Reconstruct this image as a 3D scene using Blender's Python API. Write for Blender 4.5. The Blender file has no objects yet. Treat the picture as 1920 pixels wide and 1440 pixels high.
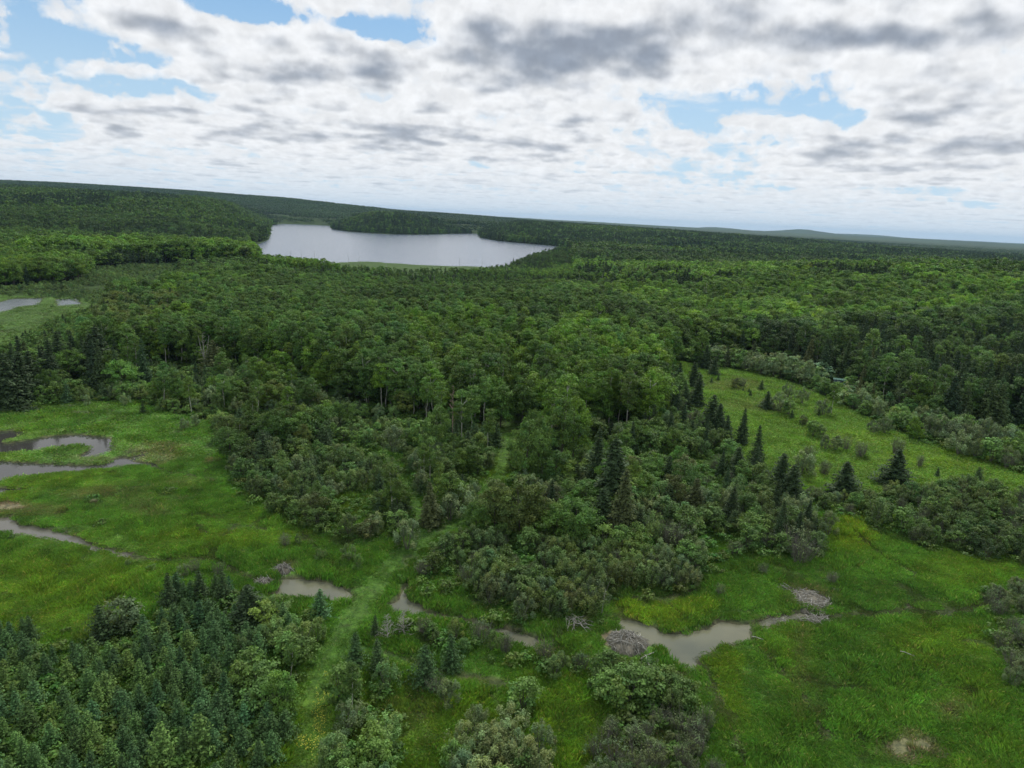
import bpy, bmesh, math, random
import numpy as np
from mathutils import Vector, Matrix

scene = bpy.context.scene
col = scene.collection
R = math.radians
rng = np.random.default_rng(7)

# ------------------------------------------------------------------ camera
CAM_Z = 50.0
FPX = 1331.0                      # focal length in pixels of the 1920 px wide photograph
PITCH, ROLL = R(13.1), R(2.7)
cam_data = bpy.data.cameras.new('camera')
cam = bpy.data.objects.new('camera', cam_data); col.objects.link(cam)
cam_data.sensor_width = 36.0
cam_data.lens = 36.0 * FPX / 1920.0
cam_data.clip_start = 0.5
cam_data.clip_end = 60000.0
_F = np.array([0.0, math.cos(PITCH), -math.sin(PITCH)])
_r0 = np.array([1.0, 0.0, 0.0]); _u0 = np.array([0.0, math.sin(PITCH), math.cos(PITCH)])
_Rt = math.cos(ROLL) * _r0 + math.sin(ROLL) * _u0
_Up = -math.sin(ROLL) * _r0 + math.cos(ROLL) * _u0
m = Matrix(((_Rt[0], _Up[0], -_F[0], 0), (_Rt[1], _Up[1], -_F[1], 0), (_Rt[2], _Up[2], -_F[2], CAM_Z), (0, 0, 0, 1)))
cam.matrix_world = m
scene.camera = cam

# ------------------------------------------------------------------ light and exposure
SUN_EL, SUN_AZ = R(52), R(18)     # azimuth clockwise from +Y (ahead of the camera)
scene.view_settings.view_transform = 'Standard'
scene.view_settings.look = 'None'
scene.view_settings.exposure = 0.2
scene.view_settings.gamma = 1.0
scene.view_settings.use_curve_mapping = False
scene.cycles.use_denoising = True
scene.cycles.denoising_input_passes = 'RGB_ALBEDO_NORMAL'
scene.cycles.denoising_prefilter = 'ACCURATE'
scene.cycles.max_bounces = 6
scene.cycles.diffuse_bounces = 3
scene.cycles.glossy_bounces = 2
scene.cycles.transmission_bounces = 3
scene.cycles.transparent_max_bounces = 4
scene.cycles.volume_bounces = 0
scene.cycles.sample_clamp_indirect = 4.0

sun_data = bpy.data.lights.new('sun', 'SUN')
sun_data.energy = 2.2
sun_data.angle = R(10)
sun_data.color = (1.0, 0.95, 0.86)
sun = bpy.data.objects.new('sun', sun_data); col.objects.link(sun)
_sd = Vector((math.cos(SUN_EL) * math.sin(SUN_AZ), math.cos(SUN_EL) * math.cos(SUN_AZ), math.sin(SUN_EL)))
sun.rotation_euler = _sd.to_track_quat('Z', 'Y').to_euler()

world = bpy.data.worlds.new('World'); scene.world = world
world.use_nodes = True
world.cycles.sampling_method = 'MANUAL'
world.cycles.sample_map_resolution = 256

class NB:
    """small helper to write shader maths as code"""
    def __init__(s, tree): s.t = tree; s.n = tree.nodes; s.l = tree.links
    def put(s, sock, v):
        if isinstance(v, bpy.types.NodeSocket): s.l.new(v, sock)
        elif isinstance(v, (tuple, list)) and len(v) == 3 and sock.type == 'RGBA': sock.default_value = (*v, 1)
        else: sock.default_value = v
    def m(s, op, a, b=None, c=None, clamp=False):
        n = s.n.new('ShaderNodeMath'); n.operation = op; n.use_clamp = clamp
        s.put(n.inputs[0], a)
        if b is not None: s.put(n.inputs[1], b)
        if c is not None: s.put(n.inputs[2], c)
        return n.outputs[0]
    def v(s, op, a, b=None, scale=None):
        n = s.n.new('ShaderNodeVectorMath'); n.operation = op
        s.put(n.inputs[0], a)
        if b is not None: s.put(n.inputs[1], b)
        if scale is not None: s.put(n.inputs['Scale'], scale)
        return n.outputs['Value'] if op in ('DOT_PRODUCT', 'LENGTH') else n.outputs[0]
    def mix(s, f, a, b, blend='MIX'):
        n = s.n.new('ShaderNodeMix'); n.data_type = 'RGBA'; n.blend_type = blend
        s.put(n.inputs[0], f); s.put(n.inputs[6], a); s.put(n.inputs[7], b)
        return n.outputs[2]
    def ss(s, x, lo, hi, a=0.0, b=1.0):
        n = s.n.new('ShaderNodeMapRange'); n.interpolation_type = 'SMOOTHSTEP'
        s.put(n.inputs[0], x); n.inputs[1].default_value = lo; n.inputs[2].default_value = hi
        n.inputs[3].default_value = a; n.inputs[4].default_value = b
        return n.outputs[0]
    def noise(s, vec, scale, detail=3, rough=0.5, lac=2.0, dist=0.0, color=False):
        n = s.n.new('ShaderNodeTexNoise'); n.noise_dimensions = '3D'
        s.put(n.inputs['Vector'], vec); n.inputs['Scale'].default_value = scale
        n.inputs['Detail'].default_value = detail; n.inputs['Roughness'].default_value = rough
        n.inputs['Lacunarity'].default_value = lac; n.inputs['Distortion'].default_value = dist
        return n.outputs['Color' if color else 'Fac']

def px_dir(px, py):
    """world direction through a point of the photograph"""
    x = (np.asarray(px, float) - 960.0) / FPX; y = -(np.asarray(py, float) - 720.0) / FPX
    d = x[..., None] * _Rt + y[..., None] * _Up + _F
    return d / np.linalg.norm(d, axis=-1, keepdims=True)

def build_sky():
    nt = world.node_tree; nt.nodes.clear(); b = NB(nt)
    out = nt.nodes.new('ShaderNodeOutputWorld'); bg = nt.nodes.new('ShaderNodeBackground')
    bg.inputs['Strength'].default_value = 0.1
    sky = nt.nodes.new('ShaderNodeTexSky'); sky.sky_type = 'NISHITA'; sky.sun_disc = False
    sky.sun_elevation = SUN_EL; sky.sun_rotation = SUN_AZ; sky.air_density = 1.0; sky.dust_density = 0.5; sky.ozone_density = 1.5
    tc = nt.nodes.new('ShaderNodeTexCoord')
    D = tc.outputs['Generated']
    sep = nt.nodes.new('ShaderNodeSeparateXYZ'); nt.links.new(D, sep.inputs[0])
    dx, dy, dz = sep.outputs
    dzc = b.m('ADD', b.m('MAXIMUM', dz, 0.0), 0.012)
    inv = b.m('DIVIDE', 1.0, dzc)
    cx = nt.nodes.new('ShaderNodeCombineXYZ'); nt.links.new(dx, cx.inputs[0]); nt.links.new(dy, cx.inputs[1]); cx.inputs[2].default_value = 0
    base = b.v('SCALE', cx.outputs[0], scale=inv)           # where the ray meets the cloud base (height 1)
    az = b.m('ARCTAN2', dx, dy)
    # cloud banks and openings of this day's sky, laid out by azimuth / elevation
    # (px, py, half-width px, half-height px, amount)
    banks = [(130, 100, 150, 40, -.20), (330, 150, 200, 40, -.18), (90, 225, 150, 40, -.13), (40, 120, 70, 30, .10), (250,128,120,12,.13), (250,205,130,22,.12),
             (640, 40, 170, 14, -.16), (800, 78, 100, 14, -.16), (60, 30, 50, 60, -.16), (430,15,60,16,-.14),
             (1370, 210, 220, 40, -.16), (1290, 275, 140, 30, -.10), (1610, 140, 80, 25, -.15), (1500, 210, 90, 25, -.10),
             (1280, 330, 160, 22, -.08), (1700, 345, 200, 22, -.08), (1890,160,50,20,-.08),
             (1250, 80, 300, 65, .14), (1560, 60, 240, 50, .10), (1335, 28, 40, 26, -.12), (1150, 20, 60, 20, -.08), (1640,20,50,20,-.08), (1000, 115, 150, 32, .16), (440, 155, 85, 32, .20),
             (740, 262, 150, 24, .17), (480, 265, 70, 18, .12), (740, 150, 240, 60, .06), (1080, 270, 110, 26, .12),
             (1840, 295, 140, 30, .16), (1600, 315, 120, 22, .10), (1870, 40, 80, 60, .12), (260, 50, 190, 24, .12), (1800,200,140,60,.08),
             (220,245,45,14,.22), (1435,228,50,16,.24), (1280,262,42,20,.26), (640,110,260,40,.08)]
    bias = 0.0
    for (px, py, wx, wy, amt) in banks:
        d = px_dir(px, py); a0 = math.atan2(d[0], d[1]); e0 = float(d[2])
        sa, se = wx / FPX, wy / FPX
        tilt = math.tan(ROLL) * 0.0
        u = b.m('MULTIPLY', b.m('SUBTRACT', az, a0), 1 / sa)
        w = b.m('MULTIPLY', b.m('SUBTRACT', dz, e0), 1 / se)
        r2 = b.m('ADD', b.m('MULTIPLY', u, u), b.m('MULTIPLY', w, w))
        g = b.m('MULTIPLY', b.m('EXPONENT', b.m('MULTIPLY', r2, -0.8)), amt)
        bias = g if isinstance(bias, float) else b.m('ADD', bias, g)
    unit = b.v('NORMALIZE', cx.outputs[0])
    rad = b.m('POWER', b.v('LENGTH', base), 0.56)
    # large-scale cover
    cover = b.noise(base, 0.42, 2, 0.5)
    cov = b.m('ADD', b.m('MULTIPLY', b.m('SUBTRACT', cover, 0.5), 0.45), bias)
    N = 12; TH = 0.36
    T = 1.0; C = None
    wn = nt.nodes.new('ShaderNodeTexWhiteNoise'); wn.noise_dimensions = '3D'
    b.put(wn.inputs['Vector'], b.v('SCALE', D, scale=7919.0))
    xi = wn.outputs['Value']
    lowdark = b.ss(dz, 0.02, 0.15, 0.6, 1.0)
    for i in range(N):
        x = b.m('MULTIPLY', b.m('ADD', xi, float(i)), 1.0 / N)
        h = b.m('ADD', b.m('MULTIPLY', x, TH), 1.0)
        P = b.v('SCALE', unit, scale=b.m('MULTIPLY', b.m('MULTIPLY', rad, 2.2), b.m('POWER', h, 0.5)))
        hz_ = nt.nodes.new('ShaderNodeCombineXYZ'); nt.links.new(b.m('MULTIPLY', h, 1.0), hz_.inputs[2])
        P = b.v('ADD', b.v('ADD', P, (5.2, 2.6, 0.0)), hz_.outputs[0])
        lf = b.noise(P, 1.9, 2, 0.55, 2.1)
        hf = b.noise(P, 6.0, 6, 0.68, 2.15)
        thr = b.m('ADD', b.m('MULTIPLY', b.m('POWER', x, 1.4), 0.21), 0.445)
        base_ = b.m('ADD', b.m('SUBTRACT', lf, thr), cov)
        rho = b.m('ADD', base_, b.m('MULTIPLY', b.m('SUBTRACT', hf, 0.5), 0.62))
        dens = b.m('MULTIPLY', rho, 42.0, clamp=True)
        a = b.m('MULTIPLY', dens, 0.7)
        thick = b.m('ADD', b.m('MULTIPLY', b.ss(base_, 0.04, 0.34), 0.62), b.m('MULTIPLY', b.ss(rho, 0.06, 0.36), 0.42))
        dark = b.m('MULTIPLY', thick, b.m('POWER', b.m('SUBTRACT', 1.0, x), 1.5), clamp=True)
        dark = b.m('MULTIPLY', dark, lowdark)
        cl = b.mix(dark, (0.84, 0.855, 0.875), (0.235, 0.28, 0.355))
        cl = b.v('SCALE', cl, scale=b.ss(hf, 0.36, 0.64, 1.08, 0.84))
        w = b.m('MULTIPLY', a, T)
        contrib = b.v('SCALE', cl, scale=w)
        C = contrib if C is None else b.v('ADD', C, contrib)
        T = b.m('MULTIPLY', T, b.m('SUBTRACT', 1.0, a))
    # open sky between the clouds
    blue = b.v('SCALE', sky.outputs[0], scale=0.1)
    blue = b.mix(0.65, blue, (0.18, 0.40, 0.68))
    blue = b.mix(b.ss(dz, 0.30, 0.0), blue, (0.50, 0.67, 0.80))
    # thin high veil above the cumulus
    hv = b.v('ADD', b.v('SCALE', unit, scale=b.m('MULTIPLY', rad, 3.6)), (9.1, 4.4, 2.0))
    vn = b.noise(hv, 0.9, 6, 0.62, 2.1, 0.35)
    vf = b.m('MULTIPLY', b.ss(b.m('ADD', vn, b.m('MULTIPLY', bias, 1.2)), 0.40, 0.62), 0.85)
    blue = b.mix(vf, blue, (0.66, 0.73, 0.80))
    allc = b.v('ADD', C, b.v('SCALE', blue, scale=T))
    # thin bright air towards the horizon
    hz = b.m('POWER', b.ss(dz, 0.10, 0.0), 1.8)
    allc = b.mix(b.m('MULTIPLY', hz, 0.55), allc, (0.56, 0.67, 0.77))
    below = b.ss(dz, 0.0, -0.02)
    allc = b.mix(below, allc, (0.30, 0.36, 0.34))
    res = b.v('SCALE', allc, scale=10.0)
    nt.links.new(res, bg.inputs['Color']); nt.links.new(bg.outputs[0], out.inputs['Surface'])
build_sky()

# ------------------------------------------------------------------ ground: where things of the photograph stand
_C = np.array([0.0, 0.0, CAM_Z])
def unproject(px, py, z=0.0):
    """point of the level z seen at a pixel of the photograph"""
    d = px_dir(px, py)
    t = (z - CAM_Z) / np.minimum(d[..., 2], -1e-4)
    return d[..., 0] * t, d[..., 1] * t

def project(x, y, z):
    P = np.stack([x, y, z], -1) - _C
    w = np.maximum(P @ _F, 1e-3)
    return 960 + FPX * (P @ _Rt) / w, 720 - FPX * (P @ _Up) / w, w

def inpoly(x, y, poly):
    x = np.asarray(x, float); y = np.asarray(y, float)
    r = np.zeros(x.shape, bool); n = len(poly)
    for i in range(n):
        x0, y0 = poly[i]; x1, y1 = poly[(i + 1) % n]
        if y0 == y1: continue
        c = ((y0 > y) != (y1 > y)) & (x < (x1 - x0) * (y - y0) / (y1 - y0) + x0)
        r ^= c
    return r

def sdist(x, y, poly):
    """signed distance to a polygon, negative inside"""
    best = np.full(np.shape(x), 1e18); n = len(poly)
    for i in range(n):
        x0, y0 = poly[i]; x1, y1 = poly[(i + 1) % n]
        ex, ey = x1 - x0, y1 - y0; L = ex * ex + ey * ey + 1e-9
        t = np.clip(((x - x0) * ex + (y - y0) * ey) / L, 0, 1)
        d = (x - x0 - t * ex) ** 2 + (y - y0 - t * ey) ** 2
        best = np.minimum(best, d)
    d = np.sqrt(best)
    return np.where(inpoly(x, y, poly), -d, d)

def lattice(seed, n=256):
    return np.random.default_rng(seed).random((n, n))
_lat = {}
def vnoise(x, y, s, seed=0, oct=3, rough=0.5):
    """value noise, 0..1, feature size s metres"""
    out = 0; amp = 1; tot = 0
    for o in range(oct):
        k = (seed * 17 + o)
        if k not in _lat: _lat[k] = lattice(k + 11)
        L = _lat[k]
        u = np.asarray(x) / s + 37.3 * o + 100; v = np.asarray(y) / s + 11.7 * o + 100
        iu = np.floor(u).astype(int); iv = np.floor(v).astype(int)
        fu = u - iu; fv = v - iv; fu = fu * fu * (3 - 2 * fu); fv = fv * fv * (3 - 2 * fv)
        a = L[iu & 255, iv & 255]; b_ = L[(iu + 1) & 255, iv & 255]; c = L[iu & 255, (iv + 1) & 255]; d = L[(iu + 1) & 255, (iv + 1) & 255]
        out = out + amp * ((a * (1 - fu) + b_ * fu) * (1 - fv) + (c * (1 - fu) + d * fu) * fv)
        tot += amp; amp *= rough; s = s / 2.03
    return out / tot

def sstep(x, a, b_):
    t = np.clip((x - a) / (b_ - a), 0, 1); return t * t * (3 - 2 * t)

def wpoly(pts, z):
    a = np.array(pts, float); x, y = unproject(a[:, 0], a[:, 1], z); return list(zip(x.tolist(), y.tolist()))

# water outlines as read off the photograph (pixels), laid on their own level
Z_POND, Z_LAKE = -0.40, 1.5
POND_PX = {
 'pond_upper': [(-300,800),(-80,812),(20,808),(52,812),(30,821),(0,828),(10,833),(60,825),(100,818),(150,815),(205,822),(214,838),(204,850),(176,858),(148,857),(165,846),(170,838),(140,836),(110,838),(60,846),(20,852),(-80,860),(-300,860)],
 'pond_lower': [(-300,872),(-80,862),(10,866),(60,869),(110,872),(150,874),(190,872),(215,862),(225,857),(242,860),(275,848),(288,845),(268,856),(246,866),(290,870),(300,878),(282,875),(232,874),(200,880),(120,888),(60,893),(20,897),(0,906),(-80,925),(-300,930)],
 'pond_trickle': [(-300,935),(0,915),(58,919),(30,923),(-40,935),(-300,955)],
 'stream_left': [(-300,940),(-80,958),(0,972),(22,970),(32,985),(80,990),(110,997),(150,1009),(170,1020),(190,1027),(225,1034),(258,1040),(240,1047),(215,1042),(195,1039),(170,1031),(140,1023),(110,1018),(60,1006),(0,1000),(-80,992),(-300,985)],
 'pool_dam': [(488,1128),(500,1119),(520,1110),(528,1098),(522,1088),(560,1085),(600,1089),(640,1101),(662,1119),(657,1131),(640,1131),(610,1129),(560,1122),(520,1122),(490,1129)],
 'pool_trail': [(722,1138),(745,1127),(757,1104),(763,1098),(762,1118),(768,1127),(788,1132),(792,1147),(830,1153),(895,1167),(912,1176),(950,1180),(990,1192),(1032,1207),(1010,1215),(990,1222),(958,1202),(900,1183),(850,1168),(800,1160),(760,1154),(740,1151)],
 'creek': [(1156,1166),(1180,1162),(1212,1171),(1240,1184),(1250,1189),(1290,1187),(1328,1179),(1345,1166),(1352,1164),(1390,1171),(1420,1171),(1432,1159),(1460,1157),(1500,1149),(1552,1157),(1548,1171),(1510,1166),(1470,1171),(1440,1181),(1415,1179),(1405,1190),(1412,1206),(1385,1208),(1350,1216),(1320,1226),(1306,1241),(1306,1256),(1290,1264),(1270,1247),(1240,1222),(1210,1205),(1180,1192),(1163,1179)],
 'creek_upper': [(1695,1137),(1712,1135),(1716,1143),(1700,1146)],
 'far_pond': [(-300,580),(-60,570),(0,567),(20,561),(80,560),(72,572),(30,577),(0,587),(-60,606),(-300,616)],
 'far_pond_pool': [(104,561),(145,560),(152,571),(108,574)],
}
LAKE_PX = [(455,467),(480,459),(502,450),(507,440),(506,428),(512,422),(535,419.5),(575,421),(617,423),(622,430),(650,434),(690,437),(745,440),(800,440),(850,438.5),(894,438),(900,446),(935,452),(1000,458),(1045,462),(1052,466),(1030,473),(980,490),(940,505),(900,500),(860,499),(800,497),(740,494),(690,490),(640,492),(560,500),(500,490),(470,476)]
PONDS = {k: wpoly(v, Z_POND) for k, v in POND_PX.items()}
LAKE = wpoly(LAKE_PX, Z_LAKE)
# the mown double-rut trail and its side branch (centre line in pixels)
TRAIL = wpoly([(560,1560),(575,1440),(590,1340),(612,1260),(650,1180),(690,1110),(745,1050),(800,1005),(850,985),(895,955),(925,915),(943,880),(952,830),(957,780),(962,740),(962,715)], 0)
TRAIL2 = wpoly([(800,1005),(785,965),(765,915),(742,875),(715,850)], 0)
TRAIL3 = wpoly([(640,1205),(735,1238),(800,1262),(870,1278),(945,1285)], 0)

def linedist(x, y, line):
    best = np.full(np.shape(x), 1e18)
    for (x0, y0), (x1, y1) in zip(line[:-1], line[1:]):
        ex, ey = x1 - x0, y1 - y0; L = ex * ex + ey * ey + 1e-9
        t = np.clip(((x - x0) * ex + (y - y0) * ey) / L, 0, 1)
        best = np.minimum(best, (x - x0 - t * ex) ** 2 + (y - y0 - t * ey) ** 2)
    return np.sqrt(best)

def gauss(x, y, cx, cy, sx, sy, h):
    return h * np.exp(-0.5 * (((x - cx) / sx) ** 2 + ((y - cy) / sy) ** 2))

def hill_height(x, y):
    x = np.asarray(x, float); y = np.asarray(y, float)
    r = np.hypot(x, y)
    az = np.degrees(np.arctan2(x, y))
    h = 0.8 * (vnoise(x, y, 60, 1, 2) - 0.5) * sstep(r, 120, 260)
    h = h + sstep(r, 230, 900) * (vnoise(x, y, 260, 2, 3) - 0.45) * 7
    h = h + gauss(x, y, 5, 275, 60, 50, 5.0)                 # aspen knoll
    h = h + gauss(x, y, 300, 480, 170, 110, 15)              # wooded rise on the right
    h = h + gauss(x, y, 420, 520, 200, 140, 8)
    h = h + gauss(x, y, 150, 190, 70, 60, 2.0)               # meadow slope
    h = h + gauss(x, y, -260, 640, 140, 60, 6)
    h = h + gauss(x, y, -700, 1350, 330, 300, 22)            # wooded point left of the lake
    h = h + gauss(x, y, -1500, 1900, 800, 500, 60)
    h = h + gauss(x, y, -330, 1900, 420, 170, 3)            # point between the lake arms
    h = h + gauss(x, y, 120, 2050, 500, 300, 13)
    h = h + gauss(x, y, 500, 2300, 500, 350, 14)
    # far ridges, higher on the left
    ridge = np.interp(az, [-60, -36, -25, -18, -10, 0, 8, 16, 25, 36, 60], [115, 112, 104, 96, 68, 48, 38, 24, 17, 12, 12])
    w1 = sstep(y, 2300, 3600)
    h = h + w1 * (ridge - 12) * (0.75 + 0.5 * vnoise(x, y, 1100, 5, 3))
    w2 = sstep(r, 6000, 9000)
    h = h + w2 * (4 + 36 * (vnoise(x, y, 2600, 6, 3) - 0.3))
    h = h + gauss(x, y, 3800, 9800, 230, 400, 55) + gauss(x, y, 2600, 9500, 200, 400, 28) + gauss(x, y, 6000, 12500, 500, 500, 30)
    return h

def ground_height(x, y, fine=True):
    x = np.asarray(x, float); y = np.asarray(y, float)
    h = hill_height(x, y)
    r = np.hypot(x, y)
    # lake basin
    m_ = r > 450
    if m_.any():
        d = np.full(x.shape, 1e4); d[m_] = sdist(x[m_], y[m_], LAKE)
        land = np.maximum(h, Z_LAKE + 0.6)
        shore = Z_LAKE + 0.25
        hh = np.where(d > 0, shore + (land - shore) * sstep(d, 0, 130) + 0.0, shore - np.minimum(-d * 0.25, 2.0))
        h = np.where(d < 400, hh, h)
    # marsh is level near the water, with creeks and ponds sunk into it
    n_ = r < 560
    if n_.any():
        xs, ys = x[n_], y[n_]
        d = np.full(xs.shape, 1e4)
        for k, p in PONDS.items():
            p_ = np.array(p); lo = p_.min(0) - 14; hi = p_.max(0) + 14
            q = (xs > lo[0]) & (xs < hi[0]) & (ys > lo[1]) & (ys < hi[1])
            if q.any(): d[q] = np.minimum(d[q], sdist(xs[q], ys[q], p))
        d = d + (vnoise(xs, ys, 1.6, 9, 2) - 0.5) * 0.7
        hn = h[n_] + 0.22 * (vnoise(xs, ys, 3.0, 8, 3) - 0.4) * sstep(d, 0.5, 3)
        flat = np.maximum(hn * sstep(d, 4, 14), 0.0) + 0.02 + 0.22 * (vnoise(xs, ys, 3.0, 8, 3) - 0.4) * sstep(d, .5, 3)
        hn = np.where(d < 14, np.where(d > 0, Z_POND + 0.03 + (flat - Z_POND - 0.03) * sstep(d, 0, 0.7), Z_POND + 0.03 - np.minimum(-d * 0.5, 0.9)), hn)
        h = h.copy(); h[n_] = hn
    return h

def surface_at(px, py):
    """ground point seen at a pixel, on the modelled terrain"""
    px = np.atleast_1d(np.asarray(px, float)); py = np.atleast_1d(np.asarray(py, float))
    z = np.zeros(px.shape)
    for _ in range(6):
        x, y = unproject(px, py, z); z = 0.5 * z + 0.5 * hill_height(x, y)
    z = ground_height(x, y)
    return x, y, z

def mesh_from(name, V, faces, attrs=None, mat=None, smooth=False):
    """faces: (n,3) or (n,4) int array; attrs: dict name -> (domain, type, array)"""
    me = bpy.data.meshes.new(name)
    V = np.ascontiguousarray(V, np.float32); F = np.ascontiguousarray(faces, np.int32)
    me.vertices.add(len(V)); me.vertices.foreach_set('co', V.ravel())
    me.loops.add(F.size); me.loops.foreach_set('vertex_index', F.ravel())
    me.polygons.add(len(F)); me.polygons.foreach_set('loop_start', np.arange(0, F.size, F.shape[1], dtype=np.int32))
    me.polygons.foreach_set('loop_total', np.full(len(F), F.shape[1], np.int32))
    if smooth: me.polygons.foreach_set('use_smooth', np.ones(len(F), bool))
    for k, (dom, typ, arr) in (attrs or {}).items():
        at = me.attributes.new(k, typ, dom)
        arr = np.ascontiguousarray(arr, np.float32)
        at.data.foreach_set({'FLOAT': 'value', 'FLOAT_COLOR': 'color', 'FLOAT_VECTOR': 'vector'}[typ], arr.ravel())
    me.update(calc_edges=True)
    if mat: me.materials.append(mat)
    return me

def link(name, me, parent=None, **props):
    o = bpy.data.objects.new(name, me); col.objects.link(o)
    if parent is not None: o.parent = parent
    for k, v in props.items(): o[k] = v
    return o

# ------------------------------------------------------------------ materials
def new_mat(name):
    mt = bpy.data.materials.new(name); mt.use_nodes = True
    nt = mt.node_tree; nt.nodes.clear()
    out = nt.nodes.new('ShaderNodeOutputMaterial')
    return mt, nt, NB(nt), out

def leaf_mat(name, base, transl=0.25, rough=0.6, spec=0.25):
    """foliage: the mesh's own leaf tone x the plant's tone, some light passing through"""
    mt, nt, b, out = new_mat(name)
    t = nt.nodes.new('ShaderNodeAttribute'); t.attribute_type = 'INSTANCER'; t.attribute_name = 'tint'
    v = nt.nodes.new('ShaderNodeAttribute'); v.attribute_type = 'GEOMETRY'; v.attribute_name = 'tone'
    c = b.mix(1.0, t.outputs['Color'], v.outputs['Color'], 'MULTIPLY')
    c = b.mix(1.0, c, base, 'MULTIPLY')
    p = nt.nodes.new('ShaderNodeBsdfPrincipled'); nt.links.new(c, p.inputs['Base Color'])
    p.inputs['Roughness'].default_value = rough; p.inputs['Specular IOR Level'].default_value = spec
    tr = nt.nodes.new('ShaderNodeBsdfTranslucent'); nt.links.new(b.mix(1.0, c, (1.15, 1.2, 0.6), 'MULTIPLY'), tr.inputs['Color'])
    ms = nt.nodes.new('ShaderNodeMixShader'); ms.inputs[0].default_value = transl
    nt.links.new(p.outputs[0], ms.inputs[1]); nt.links.new(tr.outputs[0], ms.inputs[2]); nt.links.new(ms.outputs[0], out.inputs['Surface'])
    return mt

def bark_mat(name, c1, c2, scale=3.0):
    mt, nt, b, out = new_mat(name)
    tc = nt.nodes.new('ShaderNodeTexCoord')
    sc = b.v('MULTIPLY', tc.outputs['Object'], (1, 1, 0.35))
    n = b.noise(sc, scale, 4, 0.6)
    c = b.mix(b.ss(n, 0.38, 0.6), c1, c2)
    p = nt.nodes.new('ShaderNodeBsdfPrincipled'); nt.links.new(c, p.inputs['Base Color']); p.inputs['Roughness'].default_value = 0.85
    nt.links.new(p.outputs[0], out.inputs['Surface'])
    return mt

W1 = (1.0, 1.0, 1.0)
M_LEAF = leaf_mat('broad_leaves', W1, 0.28)
M_NEEDLE = leaf_mat('conifer_needles', W1, 0.08, 0.7)
M_GRASS = leaf_mat('marsh_grass_blades', W1, 0.30, 0.55)
M_BARK_DARK = bark_mat('dark_bark', (0.045, 0.035, 0.028), (0.11, 0.09, 0.075))
M_BARK_PALE = bark_mat('pale_aspen_bark', (0.26, 0.26, 0.21), (0.50, 0.50, 0.43), 1.5)
M_BARK_GREY = bark_mat('grey_willow_bark', (0.085, 0.086, 0.062), (0.19, 0.188, 0.145))
M_DEADWOOD = bark_mat('bleached_deadwood', (0.19, 0.185, 0.16), (0.42, 0.41, 0.37), 5.0)
M_STICK = bark_mat('weathered_sticks', (0.10, 0.095, 0.078), (0.26, 0.255, 0.22), 4.0)
M_MUD = bark_mat('dry_mud', (0.085, 0.08, 0.058), (0.165, 0.152, 0.115), 2.0)

# ------------------------------------------------------------------ terrain sheet
# colours of the open ground, in pixels of the photograph: (cx, cy, rx, ry, colour, strength)
G_MARSH = np.array([0.118, 0.255, 0.040]); G_YEL = np.array([0.205, 0.320, 0.032]); G_DARK = np.array([0.070, 0.160, 0.034])
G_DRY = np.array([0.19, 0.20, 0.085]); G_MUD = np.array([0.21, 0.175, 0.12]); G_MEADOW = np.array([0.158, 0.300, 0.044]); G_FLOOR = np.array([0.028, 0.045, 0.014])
PATCHES = [
 (1250,1145,110,34,G_YEL,.85),(1600,985,45,50,G_YEL,.9),(1360,1270,40,90,G_YEL,.7),(1760,1210,120,45,G_YEL,.45),(1820,1070,90,40,G_YEL,.35),
 (1830,1300,70,60,G_YEL,.35),(1480,1230,60,90,G_YEL,.25),(1500,1250,18,120,G_DRY,.5),(1700,1400,60,26,G_MUD,.8),(1800,1330,50,25,G_MUD,.35),
 (1600,1250,110,80,G_DARK,.35),(1420,1300,50,60,G_DARK,.3),(1650,1110,120,30,G_DARK,.5),(1350,1090,60,30,G_MARSH,.0),
 (1300,1105,22,9,G_MUD,.9),(1100,1155,12,14,G_MUD,.9),(1148,1196,22,16,G_MUD,1.),(1272,1290,17,26,G_MUD,1.),(1245,1330,20,30,G_MUD,.5),(1070,1155,10,8,G_MUD,.8),
 (1055,1185,12,8,G_MUD,.7),(1298,1252,12,10,G_MUD,.6),(1515,1118,50,18,G_MUD,.5),(1440,1165,30,12,G_MUD,.8),(545,1062,22,9,G_MUD,.6),(500,1134,18,6,G_MUD,.7),(1100,1236,14,5,G_MUD,.8),
 (300,850,70,22,G_DRY,.65),(340,908,50,12,G_DRY,.5),(170,920,60,10,G_DRY,.5),(60,955,60,14,G_DRY,.6),(150,900,90,30,G_YEL,.4),(240,930,120,25,G_MUD,.25),(10,950,30,10,G_MUD,.7),
 (20,948,40,8,G_MUD,.6),(180,940,14,6,G_MUD,.8),(280,960,60,12,G_DRY,.4),(395,862,16,5,G_DRY,.9),(160,858,60,10,G_DRY,.4),
 (450,1010,160,18,G_YEL,.45),(180,1170,70,25,G_YEL,.35),(170,1180,50,20,G_DRY,.3),(60,1090,150,40,G_MARSH,.0),(870,1275,70,8,G_YEL,.9),(750,1245,50,9,G_YEL,.8),
 (1700,760,400,60,G_MEADOW,.0),(1600,820,80,20,G_YEL,.35),(1430,760,80,14,G_DRY,.35),(1750,860,120,20,G_YEL,.4),(1380,720,60,14,G_DRY,.45),(1500,880,50,20,G_YEL,.35),(1650,800,50,14,G_DARK,.25),
 (880,1030,60,20,G_MARSH,0),(1030,1395,60,30,G_DARK,.2),(770,1330,60,60,G_DRY,.25),(1200,1400,90,50,G_DRY,.45),(1380,1340,40,60,G_YEL,.3)]

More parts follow.
